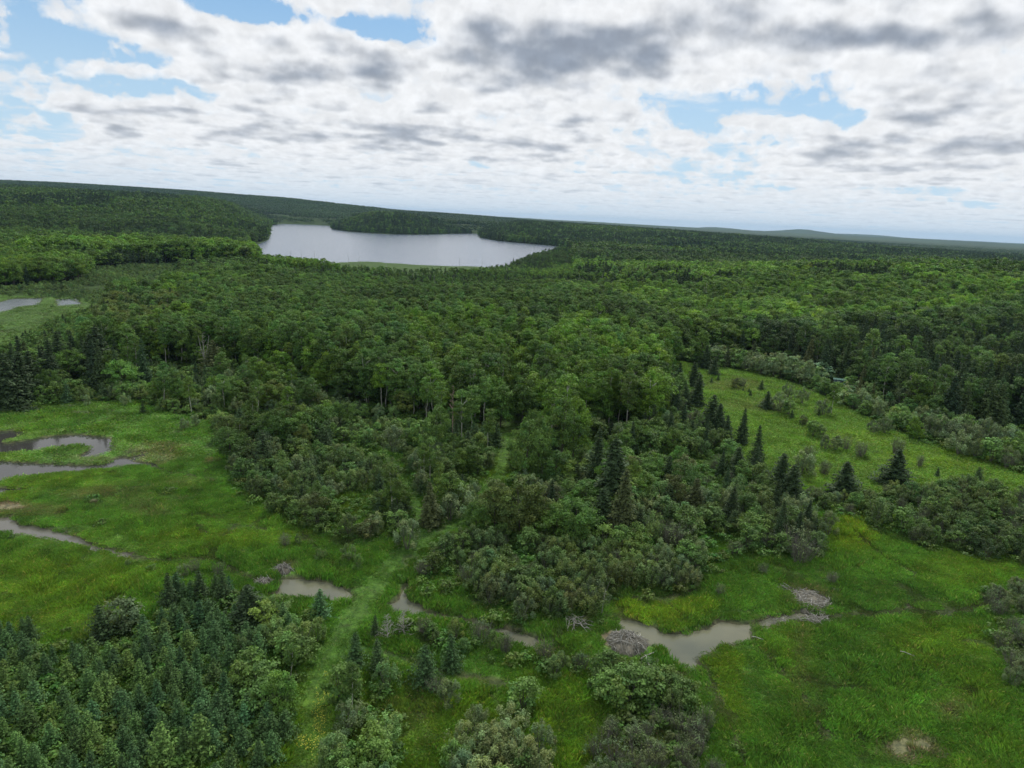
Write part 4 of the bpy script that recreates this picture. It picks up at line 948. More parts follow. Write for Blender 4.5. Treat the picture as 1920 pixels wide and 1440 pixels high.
# ------------------------------------------------------------------ single plants one can point to
EXPL = [  # px, py of the root, kind, height, tint, label
 (703,1193,Y_,2.9,T_SPR*1.3,'small dark spruce at the trail edge, beside two bare grey saplings'),
 (667,1252,Y_,4.6,T_YSP,'dark spruce right of the trail, leftmost of the pair below the bare saplings'),
 (707,1265,Y_,4.6,T_SPR*1.6,'bushy green spruce standing right beside the trailside spruce'),
 (797,1282,Y_,5.0,T_YSP*.9,'lone dense blue-green spruce in the grass below the narrow creek'),
 (847,1254,Y_,4.8,T_YSP*.95,'lone spruce on the bank of the narrow creek'),
 (980,1334,L_,3.8,T_ALD*1.4,'rounded bush with pale branch tips alone in the bottom meadow'),
 (838,1325,W_,3.2,T_GRY*1.1,'ragged grey-green willow below the lone creek-bank spruce'),
 (818,1300,K_,2.2,T_GRY,'tangle of bare grey stems beside the lone blue-green spruce'),
 (1173,1325,L_,4.6,T_ALD*1.15,'large rounded alder clump just below the beaver lodge'),
 (1216,1318,L_,4.2,T_ALD*1.05,'tall alder on the right flank of the clump below the lodge'),
 (1110,1292,W_,1.6,T_WIL,'low leafy bush in the grass left of the lodge alders'),
 (1040,1268,W_,2.6,T_WIL,'small willow bush on the near bank of the narrow creek'),
 (1675,908,S_,7.6,T_SPR,'broad dark spruce at the lower edge of the sloping meadow, larger of two'),
 (1582,934,S_,7.4,T_SPR,'broad dark spruce left of the largest meadow spruce'),
 (1757,893,Y_,2.1,T_SPR*1.1,'tiny dark spruce right of the largest meadow spruce'),
 (1833,902,Y_,3.1,T_SPR*1.1,'small dark spruce near the right end of the sloping meadow'),
 (1460,925,S_,8.4,T_SPR,'tall dark spruce in front of the meadow, left of a twin pair'),
 (1481,940,S_,7.6,T_SPR,'dark spruce leaning right of the tall twin at the meadow corner'),
 (1390,832,S_,8.6,T_SPR*1.05,'pointed dark spruce rising over the left meadow edge'),
 (1362,833,S_,7.2,T_SPR,'narrow dark spruce just left of the pointed one at the meadow edge'),
 (1418,868,S_,8.6,T_SPR,'dark spruce right of the pointed one, down the meadow edge'),
 (1332,802,S_,8.6,T_SPR,'dark spruce halfway up the left meadow edge'),
 (1345,812,S_,7.6,T_SPR,'dark spruce crowding the halfway spruce of the meadow edge'),
 (1300,722,S_,7.4,T_SPR,'dark spruce at the upper left corner of the meadow'),
 (1305,760,S_,9.0,T_SPR,'tall dark spruce below the upper left meadow corner'),
 (1382,895,S_,6.5,T_SPR,'small dark spruce inside the shrubs below the meadow edge'),
 (1415,890,S_,6.2,T_SPR*1.1,'rounded dark spruce inside the shrubs, next to the meadow'),
 (1338,702,S_,6.0,T_SPR*1.1,'spruce standing forward at the top of the sloping meadow'),
 (1322,690,S_,8.0,T_SPR,'dark spruce at the top end of the sloping meadow'),
 (1427,731,Y_,3.1,T_SPR,'lone small spruce in the upper sloping meadow'),
 (1404,736,Y_,1.4,T_SPR,'knee-high spruce left of the lone small meadow spruce'),
 (1407,742,Y_,1.8,T_SPR*1.2,'waist-high spruce in the upper meadow grass'),
 (1393,733,Y_,1.1,T_SPR*1.2,'seedling spruce in the upper meadow grass'),
 (1334,718,Y_,1.9,T_SPR*1.3,'small spruce among saplings at the meadow top'),
 (1346,714,Y_,2.2,T_SPR*1.3,'slim sapling spruce at the meadow top'),
 (1380,728,L_,3.2,T_BRS*1.5,'brownish brush clump in the upper sloping meadow'),
 (1392,724,K_,2.8,T_GRY,'thin bare bush beside the brownish brush in the upper meadow'),
 (1438,766,S_,5.0,T_SPR,'dark spruce on the left side of the round meadow bush'),
 (1460,772,W_,5.4,T_SIL*.72,'big round grey-green bush in the middle of the meadow'),
 (1478,778,L_,4.2,T_ALD*1.3,'dark green bush attached to the big round meadow bush'),
 (1484,784,Y_,2.2,T_SPR*1.2,'small spruce at the foot of the big round meadow bush'),
 (1477,745,W_,4.2,T_SIL*.66,'pale rounded bush behind the big meadow bush'),
 (1503,757,W_,4.6,T_SIL*.66,'upright pale bush right of the big meadow bush'),
 (1543,778,W_,4.4,T_SIL*.6,'grey-green bush left of the pale young tree in the meadow'),
 (1558,776,A_,8.2,T_BRIGHT*.8,'slender light green young tree at the upper meadow edge'),
 (1535,779,Y_,1.8,T_SPR,'tiny spruce at the foot of the bush by the pale young tree'),
 (1505,797,L_,2.6,T_BRS*1.5,'small brownish bush above the long meadow bush'),
 (1524,818,L_,4.0,T_ALD*1.2,'wide green bush on the meadow slope, centre'),
 (1540,822,W_,3.4,T_WIL,'feathery right half of the wide bush on the meadow slope'),
 (1547,842,W_,3.4,T_SIL*.55,'pale bush, left of three in a row on the slope'),
 (1567,844,L_,3.4,T_GRY,'grey bush, middle of three in a row on the slope'),
 (1586,843,K_,3.2,T_GRY,'thin twiggy bush, right of three in a row on the slope'),
 (1613,857,K_,3.6,T_GRY*.9,'narrow dark twiggy shrub alone on the meadow slope'),
 (1624,862,L_,1.3,T_BRIGHT,'low bright green bush beside the narrow twiggy shrub'),
 (1637,812,W_,3.2,T_SIL*.5,'faint pale bush left of two round ones at the meadow edge'),
 (1658,812,W_,4.2,T_SIL*.6,'pale round bush at the far meadow edge'),
 (1712,823,L_,5.6,T_BRIGHT*.85,'round light green tree bulging out of the far meadow edge'),
 (1690,806,L_,4.6,T_ALD*1.3,'dark green bush behind the round light green tree'),
 (1518,862,K_,3.4,T_GRY*1.2,'pale leafless bush on the left meadow slope'),
 (1500,890,W_,5.0,T_GRY*1.3,'wide pale grey willow at the left foot of the meadow'),
 (1513,884,W_,3.8,T_GRY*1.2,'pale willow bush right of the wide pale grey one'),
 (1545,889,K_,3.2,T_GRY,'thin upright bush left of the dark meadow spruces'),
 (1680,850,K_,4.0,T_GRY*1.3,'pale feathery bush behind the largest meadow spruce'),
 (1723,875,K_,2.8,T_GRY*1.2,'thin pale bush right of the largest meadow spruce'),
 (1827,858,W_,4.4,T_GRY,'greyish round bush at the right end of the meadow'),
 (1890,873,W_,4.2,T_GRY,'grey-green bush near the right frame edge, above the meadow'),
 (1890,878,K_,3.4,T_GRY,'twiggy bush near the right frame edge, above the meadow'),
 (1745,818,W_,5.6,T_SIL*.66,'rounded silvery bush, first right of the light green tree'),
 (1765,825,W_,5.8,T_SIL*.62,'rounded silvery bush, second right of the light green tree'),
 (1793,832,W_,6.2,T_SIL*.66,'largest silvery bush in the row right of the light green tree'),
 (1815,832,W_,5.6,T_SIL*.58,'rounded grey-green bush right of the largest silvery one'),
 (1847,826,W_,5.6,T_SIL*.66,'pale bush near the right end of the silvery row'),
 (1870,838,W_,5.0,T_SIL*.58,'rounded bush at the right end of the silvery row'),
 (1908,850,L_,5.0,T_ALD*1.4,'bush at the right frame edge behind the meadow'),
 (1400,695,W_,5.0,T_SIL*.66,'pale green bush at the top edge of the meadow, leftmost'),
 (1427,701,W_,6.0,T_SIL*.7,'grey-green bush left of the silvery white trees'),
 (1463,708,B_,8.0,T_SIL*.95,'silvery white tree at the top meadow edge, left of two'),
 (1485,714,B_,8.2,T_SIL*.92,'silvery white tree at the top meadow edge, wide crown'),
 (1513,720,B_,7.6,T_SIL*.9,'silvery white tree at the top meadow edge, rightmost'),
 (1547,739,L_,4.8,T_ALD*1.1,'dark rounded bush in front of the green-roofed shed'),
 (1530,728,L_,4.4,T_ALD*1.2,'dark bush left of the shed at the meadow edge'),
 (1688,770,W_,6.5,T_SIL*.55,'grey-green round tree above the far meadow edge'),
 (1145,968,S_,14.5,T_SPR,'largest dark spruce in the mixed wood right of the trail'),
 (1116,915,S_,12.0,T_SPR,'slim dark spruce behind the largest one right of the trail'),
 (1165,1008,S_,12.0,T_BRS,'brownish narrow spruce in front of the largest dark one'),
 (1128,1000,S_,8.0,T_SPR*1.1,'dark spruce leaning against the largest one, front left'),
 (1300,965,S_,7.0,T_BRS*.9,'brownish fir at the right end of the mixed wood'),
 (928,998,B_,9.0,T_BRN*.95,'brown-green round tree by the trail bend, left half'),
 (975,1008,B_,10.0,T_BRN,'brown-green round tree by the trail bend, taller right half'),
 (1003,1000,B_,8.5,T_BRN*.9,'brown-green tree at the right of the trail-bend group'),
 (807,985,S_,8.0,T_BRS,'brownish fir in the fork of the trail'),
 (863,965,W_,5.2,T_SIL*.95,'white-flowering willow on the inside of the trail bend'),
 (843,975,W_,4.6,T_SIL*.8,'pale willow left of the white-flowering one at the trail bend'),
 (888,948,W_,4.2,T_SIL*.7,'pale bush above the white-flowering willow'),
 (763,1030,W_,4.6,T_SIL*.75,'big pale bush left of the trail below its fork'),
 (745,1000,L_,4.0,T_ALD*1.3,'green bush behind the big pale bush'),
 (690,1010,L_,3.2,T_BRS*1.4,'low brownish bush left of the big pale bush'),
 (737,848,W_,6.0,T_SIL*.62,'light green globe-shaped bush left of the poplar'),
 (817,848,B_,10.0,T_ASP*1.05,'lone leafy poplar left of the trail'),
 (787,838,L_,6.2,T_ALD*1.4,'leafy bush between the globe bush and the poplar'),
 (983,908,B_,12.5,T_ASP,'full poplar standing right of the trail, nearest'),
 (1010,890,B_,11.5,T_ASP*.95,'poplar just behind the nearest one'),
 (1050,872,B_,14.0,T_ASP,'broad poplar in the middle of the trailside group'),
 (1075,862,B_,14.0,T_BRIGHT*.85,'light green poplar right of the broad poplar'),
 (1030,845,A_,14.5,T_BRIGHT*.85,'light green poplar behind the broad poplar'),
 (1055,820,A_,15.0,T_BRIGHT*.95,'tallest light green poplar of the trailside group'),
 (1095,800,A_,13.5,T_BRIGHT*.9,'light green poplar at the upper right of the group'),
 (1000,860,B_,11.0,T_ASP,'poplar on the left of the trailside group'),
 (800,800,A_,12.5,T_ASP*1.25,'pale thin aspen at the left of the sparse stand'),
 (825,812,A_,12.5,T_ASP*1.2,'pale thin aspen, second in the sparse stand by the trail'),
 (865,828,A_,12.0,T_ASP*1.25,'pale thin aspen in the middle of the sparse stand'),
 (885,822,A_,12.5,T_ASP*1.25,'pale thin aspen at the front of the sparse stand'),
 (905,800,A_,12.5,T_ASP*1.3,'pale grey-green aspen at the right of the sparse stand'),
 (938,768,A_,15.0,T_ASP*1.1,'tall aspen with a long bare trunk beside the upper trail'),
 (240,710,A_,15.5,T_ASP*1.35,'pale feathery aspen with two white trunks at the left'),
 (258,712,A_,13.0,T_ASP*1.1,'green aspen leaning on the pale feathery one'),
 (187,702,S_,14.5,T_SPR*.9,'tall dark spruce left of the pale feathery aspen'),
 (172,700,S_,12.0,T_SPR,'dark spruce on the left of the tall one by the pale aspen'),
 (112,695,S_,12.0,T_SPR,'dark spruce halfway between the frame edge and the pale aspen'),
 (20,765,S_,14.0,T_SPR,'massive dark spruce at the left frame edge'),
 (45,758,S_,13.5,T_SPR*.95,'dark spruce right of the massive one at the left edge'),
 (-2,762,S_,13.0,T_SPR,'dark spruce cut by the left frame edge'),
 (62,735,S_,11.0,T_SPR,'smaller dark spruce behind the massive ones at the left'),
 (132,715,B_,9.0,T_BROAD*1.1,'green birch with a leaning white stem left of the tall spruce'),
 (400,702,S_,10.5,T_BRS,'grey-brown spruce right of the white forked snag'),
 (415,712,B_,8.0,T_ASP*1.1,'leafy tree right of the grey-brown spruce'),
 (393,762,W_,5.2,T_SIL*.95,'silvery white bush above the marsh'),
 (430,722,W_,4.6,T_SIL*.8,'pale bush on the slope below the aspens'),
 (490,708,W_,5.0,T_SIL*.9,'silvery bush at the foot of the aspens'),
 (463,700,W_,4.2,T_SIL*.7,'grey-white bush left of the silvery one below the aspens'),
 (540,800,A_,9.5,T_BRIGHT*1.05,'bright yellow-green young poplar on the slope'),
 (548,738,A_,8.5,T_BRIGHT,'bright green poplar behind the yellow-green one'),
 (590,740,B_,8.5,T_BRIGHT*.9,'bright leafy tree right of the bright poplar'),
 (612,738,B_,8.0,T_BRIGHT*.85,'bright leafy tree below the aspen trunks'),
 (614,792,L_,5.5,T_BRIGHT*.9,'light green bush with long shoots on the slope'),
 (603,760,W_,4.2,T_SIL*.9,'white-leaved bush beside the light green bush'),
 (493,878,Y_,8.0,T_SPR,'slim dark spruce alone above the marsh shrubs'),
 (611,842,Y_,4.6,T_SPR,'small dark spruce in the middle of the shrub belt'),
 (345,805,W_,2.6,T_SIL*.75,'low pale bush at the upper marsh edge'),
 (368,798,W_,2.8,T_SIL*.85,'low silvery bush at the upper marsh edge, right'),
 (165,760,W_,2.6,T_SIL*1.05,'low white-flowering bush at the upper marsh edge, left'),
 (205,746,W_,3.0,T_SIL*1.0,'low white-flowering bush above the left one'),
 (235,760,W_,2.8,T_SIL*.9,'low pale bush right of the white-flowering ones'),
 (305,770,W_,3.2,T_WIL*1.2,'rounded willow at the upper marsh edge'),
 (268,775,Y_,3.0,T_SPR,'small dark spruce at the upper marsh edge'),
 (535,1024,K_,2.2,T_GRY*.9,'low grey twiggy bush alone in the left marsh'),
 (560,1020,W_,1.6,T_WIL*.8,'low dull bush beside the grey twiggy one'),
 (600,1050,W_,1.8,T_WIL*.9,'small bush in the marsh above the beaver pool'),
 (655,1052,W_,2.6,T_WIL*.9,'bush left of the trail, above the beaver pool'),
 (672,1068,W_,2.2,T_ALD*1.3,'green bush left of the trail above the pool end'),
 (410,1078,K_,2.0,T_GRY*.9,'thin grey brush behind the plantation tip'),
 (365,1072,K_,2.0,T_GRY*.9,'thin grey brush in the marsh above the plantation'),
 (345,1080,W_,1.8,T_GRY,'low grey willow in the marsh above the plantation'),
 (228,1185,L_,4.4,T_SIL*.62,'round pale birch bush in the upper plantation'),
 (192,1200,Y_,4.6,T_SPR*1.1,'dark spruce left of the round pale bush in the plantation'),
 (252,1178,Y_,4.4,T_SPR*1.1,'dark spruce right of the round pale bush'),
 (318,1135,Y_,4.6,T_SPR*1.1,'dark spruce at the upper tip of the plantation, left'),
 (376,1125,Y_,4.2,T_SPR*1.1,'dark spruce at the upper tip of the plantation, middle'),
 (420,1130,Y_,4.8,T_SPR*1.2,'tall spruce at the upper tip of the plantation, right'),
 (470,1172,S_,5.4,T_SPR,'darkest broad spruce near the beaver pool'),
 (455,1160,Y_,4.2,T_SPR,'dark spruce crowding the darkest one near the pool'),
 (305,1435,Y_,4.6,T_YSP2*1.35,'yellow-green spruce at the bottom edge of the plantation'),
 (378,1420,Y_,4.8,T_YSP2*1.1,'wide light spruce at the bottom edge of the plantation'),
 (545,1290,A_,5.8,T_ASP*.95,'slender birch with a white stem between plantation and trail'),
 (240,1060+0,W_,.9,T_WIL,'tiny bush at the end of the left stream'),
 (1430,1075,K_,1.8,T_GRY*1.1,'wispy bare bush in the right marsh above the creek'),
 (1350,1115,K_,1.7,T_GRY*1.2,'wispy pale stems in the grass above the creek'),
 (1560,1090,K_,1.8,T_GRY*1.1,'wispy bare bush right of the stick pile'),
 (1240,1018,K_,4.2,T_GRY*1.1,'grey leafless thicket above the willows'),
 (1262,1024,K_,4.2,T_GRY*1.15,'grey leafless thicket, right half'),
 (1488,1040,K_,4.6,T_GRY,'tall dull twiggy bush above the right marsh'),
 (1500,1055,K_,4.2,T_GRY*1.05,'purple-grey twiggy bush at the corner of the right marsh'),
 (1552,1005,W_,4.4,T_GRY*.9,'grey rounded willow at the yellow grass strip'),
 (1640,985,W_,4.8,T_WIL*.85,'rounded willow at the left end of the alder belt'),
 (1690,1000,L_,4.8,T_ALD*1.2,'green alder bulging from the alder belt'),
 (640,1322,L_,4.8,T_ALD*1.2,'green alder beside the trail at the bottom'),
 (660,1345,A_,6.0,T_ASP*.85,'small dark birch beside the trail at the bottom'),
 (655,1380,W_,3.6,T_SIL*.75,'pale willow beside the trail at the bottom'),
]
EXTRA_LABEL = []
def add_explicit():
    rg = np.random.default_rng(17)
    e = np.array([(a, b_) for a, b_, *_ in EXPL], float)
    x, y, z = surface_at(e[:, 0], e[:, 1])
    for i, (px, py, k, h, tint, lab) in enumerate(EXPL):
        # clear room so that the single plant shows
        rad = {S_: .20, Y_: .24, A_: .13, B_: .26, W_: .42, L_: .36, K_: .4}[k] * h
        dist = math.hypot(x[i], y[i]); ux, uy = x[i] / dist, y[i] / dist
        for kk in PL:
            keep = []
            for p in PL[kk]:
                if p[9] >= 0: keep.append(p); continue
                rx, ry = p[0] - x[i], p[1] - y[i]; al = rx * ux + ry * uy; ac = abs(rx * uy - ry * ux)
                if abs(al) < 40 and ac < 30:
                    if ac < rad * .9 and -rad * .9 < al < rad * .9: continue
                    # nothing nearly as tall right in front
                    if ac < rad * .8 and -rad * 2.2 - p[3] * .5 < al < 0 and p[3] > .45 * h: continue
                keep.append(p)
            PL[kk] = keep
        PL[k].append((x[i], y[i], z[i], h, rg.random() * 6.283, tint[0], tint[1], tint[2], 200, i))
    for kk in PL: PL[kk] = np.array(PL[kk], float)
add_explicit()

# ------------------------------------------------------------------ link the plants
WORDS = {B_: ('broadleaf tree', 'broadleaf tree'), A_: ('aspen', 'aspen'), W_: ('willow bush', 'willow shrub'), L_: ('alder bush', 'alder shrub'),
         Y_: ('young spruce', 'young spruce'), S_: ('spruce', 'spruce tree'), K_: ('twiggy grey bush', 'bare shrub')}
PLACE = {100: 'on the sunlit wooded hill at the right', 101: 'in the dark wood above the sloping meadow', 102: 'in the wood around the valley',
         103: 'in the far wood', 104: 'in the far conifer wood', 105: 'in the dark conifer stands of the wood'}
def place_of(i): return PLACE.get(i) or REG[i][4]

def geo_masses(name, pts, shapes, label, category=None):
    """one object holding a whole mass of plants: points with shape index, turn, size and tone"""
    if not len(pts['P']): return
    cl = bpy.data.collections.new('shapes_' + name)
    for j, me in enumerate(shapes):
        o = bpy.data.objects.new('shape_%s_%02d' % (name, j), me); cl.objects.link(o)
    me = bpy.data.meshes.new(name); n = len(pts['P'])
    me.vertices.add(n); me.vertices.foreach_set('co', np.ascontiguousarray(pts['P'], np.float32).ravel())
    for k, typ, arr in (('turn', 'FLOAT_VECTOR', pts['R']), ('size', 'FLOAT_VECTOR', pts['S']), ('tint', 'FLOAT_COLOR', np.concatenate([pts['T'], np.ones((n, 1))], 1)), ('which', 'INT', pts['I'])):
        at = me.attributes.new(k, typ, 'POINT')
        if typ == 'INT': at.data.foreach_set('value', np.ascontiguousarray(arr, np.int32))
        else: at.data.foreach_set('color' if typ == 'FLOAT_COLOR' else 'vector', np.ascontiguousarray(arr, np.float32).ravel())
    o = link(name, me, kind='stuff', label=label)
    ng = bpy.data.node_groups.new(name + '_scatter', 'GeometryNodeTree')
    ng.interface.new_socket('Geometry', in_out='INPUT', socket_type='NodeSocketGeometry'); ng.interface.new_socket('Geometry', in_out='OUTPUT', socket_type='NodeSocketGeometry')
    N, Lk = ng.nodes, ng.links
    gi = N.new('NodeGroupInput'); go = N.new('NodeGroupOutput'); ci = N.new('GeometryNodeCollectionInfo'); ci.inputs[0].default_value = cl
    ci.inputs['Separate Children'].default_value = True; ci.inputs['Reset Children'].default_value = True
    ip = N.new('GeometryNodeInstanceOnPoints'); ip.inputs['Pick Instance'].default_value = True
    def attr(nm, dt):
        a = N.new('GeometryNodeInputNamedAttribute'); a.data_type = dt; a.inputs['Name'].default_value = nm
        return [s for s in a.outputs if s.enabled][0]
    Lk.new(gi.outputs[0], ip.inputs['Points']); Lk.new(ci.outputs[0], ip.inputs['Instance'])
    Lk.new(attr('which', 'INT'), ip.inputs['Instance Index'])
    er = N.new('FunctionNodeEulerToRotation'); Lk.new(attr('turn', 'FLOAT_VECTOR'), er.inputs[0]); Lk.new(er.outputs[0], ip.inputs['Rotation'])
    Lk.new(attr('size', 'FLOAT_VECTOR'), ip.inputs['Scale']); Lk.new(ip.outputs[0], go.inputs[0])
    md = o.modifiers.new('scatter', 'NODES'); md.node_group = ng
    return o

def link_plants():
    rg = np.random.default_rng(23)
    for k, A in PL.items():
        x, y, z, h = A[:, 0], A[:, 1], A[:, 2], A[:, 3]
        px, py, w = project(x, y, z + h * .6); d = np.hypot(x, y)
        size = h / np.maximum(w, 1)
        inview = (px > -15) & (px < 1935) & (py < 1465) & (y > 0)
        score = np.where(inview, size, 0) + (A[:, 9] >= 0) * 10
        order = np.argsort(-score); top = order[:300]; top = top[score[top] > 0]
        rest = np.setdiff1d(np.arange(len(A)), top)
        wd, cat = WORDS[k]
        # region extents for "near left part" style wording
        ext = {}
        for i in np.unique(A[top, 8]).astype(int):
            q = top[A[top, 8] == i]; ext[i] = (np.quantile(px[q], [.2, .4, .6, .8]), np.quantile(py[q], [.33, .67]))
        hm = np.quantile(h[top], [.3, .7])
        for j in top:
            r_ = A[j]; cm, tm, H = KIND[k]['full'][int(rg.integers(len(KIND[k]['full'])))]
            s_ = h[j] / H; wv = rg.uniform(.80, 1.22) * ((2.05 if 'broad' in EXPL[int(r_[9])][5] else 1.55) if (r_[9] >= 0 and k == S_ and not any(t in EXPL[int(r_[9])][5] for t in ('slim', 'narrow', 'pointed'))) else (.66 if r_[9] >= 0 and 'poplar' in EXPL[int(r_[9])][5] and k == B_ else 1))
            root = bpy.data.objects.new(k, None); col.objects.link(root)
            root.empty_display_size = .5
            root.location = (x[j], y[j], z[j]); root.rotation_euler = (rg.normal() * .025, rg.normal() * .025, r_[4]); root.scale = (s_ * wv, s_ * wv, s_)
            c = bpy.data.objects.new('crown', cm); col.objects.link(c); c.parent = root
            c['tint'] = (float(r_[5]), float(r_[6]), float(r_[7]))
            t = bpy.data.objects.new('trunk' if k not in (W_, L_, K_) else 'stems', tm); col.objects.link(t); t.parent = root
            root['category'] = cat
            if r_[9] >= 0:
                root['label'] = EXPL[int(r_[9])][5]
            else:
                i = int(r_[8]); xe, ye = ext[i]
                zx = ('far left', 'left', 'middle', 'right', 'far right')[int(np.searchsorted(xe, px[j]))]
                zy = ('back', 'central', 'front')[int(np.searchsorted(ye, py[j]))]
                sz = ('small', '', 'large')[int(np.searchsorted(hm, h[j]))]
                g = r_[6] / (r_[5] + .001)
                mean = A[top][A[top, 8] == i][:, 6].mean()
                tn = 'pale' if r_[6] > mean * 1.12 else ('dark' if r_[6] < mean * .88 else 'mid-green')
                root['label'] = ' '.join((sz + ' ' + tn + ' ' + (wd if wd != 'twiggy grey bush' else 'twiggy bush') + ' ' + place_of(i) + ', ' + zy + ' ' + zx).split()[:16])
                root['group'] = wd + ' plants ' + place_of(i)
        # the others: one object per kind
        if len(rest):
            rr = A[rest]; dd = w[rest]
            tiers = KIND[k]['tiers']; which = np.zeros(len(rest), int)
            lim = (430, 1000) if k not in (W_, L_, K_, Y_) else (200, 600)
            for ti, q in enumerate((dd < lim[0], (dd >= lim[0]) & (dd < lim[1]), dd >= lim[1])):
                ids = np.array(tiers[ti]); which[q] = ids[rg.integers(0, len(ids), q.sum())]
            Hs = np.array([l[1] for l in KIND[k]['lod']])[which]; s_ = rr[:, 3] / Hs; wv = rg.uniform(.78, 1.3, len(rest))
            pts = dict(P=rr[:, :3], R=np.stack([rg.normal(size=len(rest)) * .02, rg.normal(size=len(rest)) * .02, rr[:, 4]], 1),
                       S=np.stack([s_ * wv, s_ * wv, s_], 1), T=rr[:, 5:8], I=which)
            geo_masses(k + '_woodland' if k in (B_, A_, S_) else k + '_thicket', pts, [l[0] for l in KIND[k]['lod']], 'mass of more distant %s stands' % wd)
link_plants()

# ------------------------------------------------------------------ distant woods, grass, undergrowth
def far_patch(seed, conifer):
    rg = np.random.default_rng(seed); Vs, Fs, Ts, o = [], [], [], 0
    for i in range(80):
        cx, cy = rg.uniform(-34, 34, 2); isc = rg.random() < conifer
        h = rg.uniform(9, 17) if isc else rg.uniform(9, 14); g = rg.uniform(.75, 1.25)
        if isc:
            n = 12; f = rg.random(n); a = rg.random(n) * 6.283; r = 2.2 * (1 - f)
            P = np.stack([cx + r * np.cos(a), cy + r * np.sin(a), h * (.25 + .72 * f)], 1); N = np.stack([np.cos(a), np.sin(a), .8 + 0 * a], 1); s = 1.5 * (1.1 - f)
            t = np.array([.45, .5, .8]) * g
        else:
            n = 14; d = unit(rg.normal(size=(n, 3))); d[:, 2] = abs(d[:, 2]) * .9
            P = np.array([cx, cy, h - 4]) + d * np.array([3.6, 3.6, 3.6]); N = d; s = rg.uniform(1.3, 2.2, n); t = np.array([1, 1, 1]) * g
        V, F = leaf_quads(P, N, s, .75, rg); Vs.append(V); Fs.append(F + o); o += len(V); Ts.append(np.tile(t, (n, 1)) * rg.uniform(.85, 1.15, (n, 1)))
    return mesh_from('far_patch', np.concatenate(Vs), np.concatenate(Fs), {'tone': ('FACE', 'FLOAT_COLOR', tone_arr(np.concatenate(Ts)))}, M_LEAF)

def far_woods():
    rg = np.random.default_rng(41)
    X, Y = grid_points(-4300, 4300, 2050, 4700, 58, rg)
    q = (np.abs(X) < .9 * Y); X, Y = X[q], Y[q]; q = sdist(X, Y, LAKE) > 25; X, Y = X[q], Y[q]
    Z = ground_height(X, Y); n = len(X); con = vnoise(X, Y, 420, 81, 3)
    I = np.where(con > .53, 2, np.where(con > .45, 1, 0)) * 2 + rg.integers(0, 2, n)
    # open bogs in the flat country
    g = (.85 + .35 * vnoise(X, Y, 350, 82, 2)) * (1 + rg.normal(size=n) * .06)
    T = np.stack([.046 * g, .092 * g, .024 * g], 1)
    shapes = [far_patch(s, c) for s, c in ((1, .12), (2, .18), (3, .45), (4, .55), (5, .85), (6, .92))]
    geo_masses('distant_forest', dict(P=np.stack([X, Y, Z], 1), R=np.stack([0 * X, 0 * X, rg.random(n) * 6.283], 1), S=np.ones((n, 3)), T=T, I=I), shapes, 'far-off forest reaching to the skyline')
far_woods()

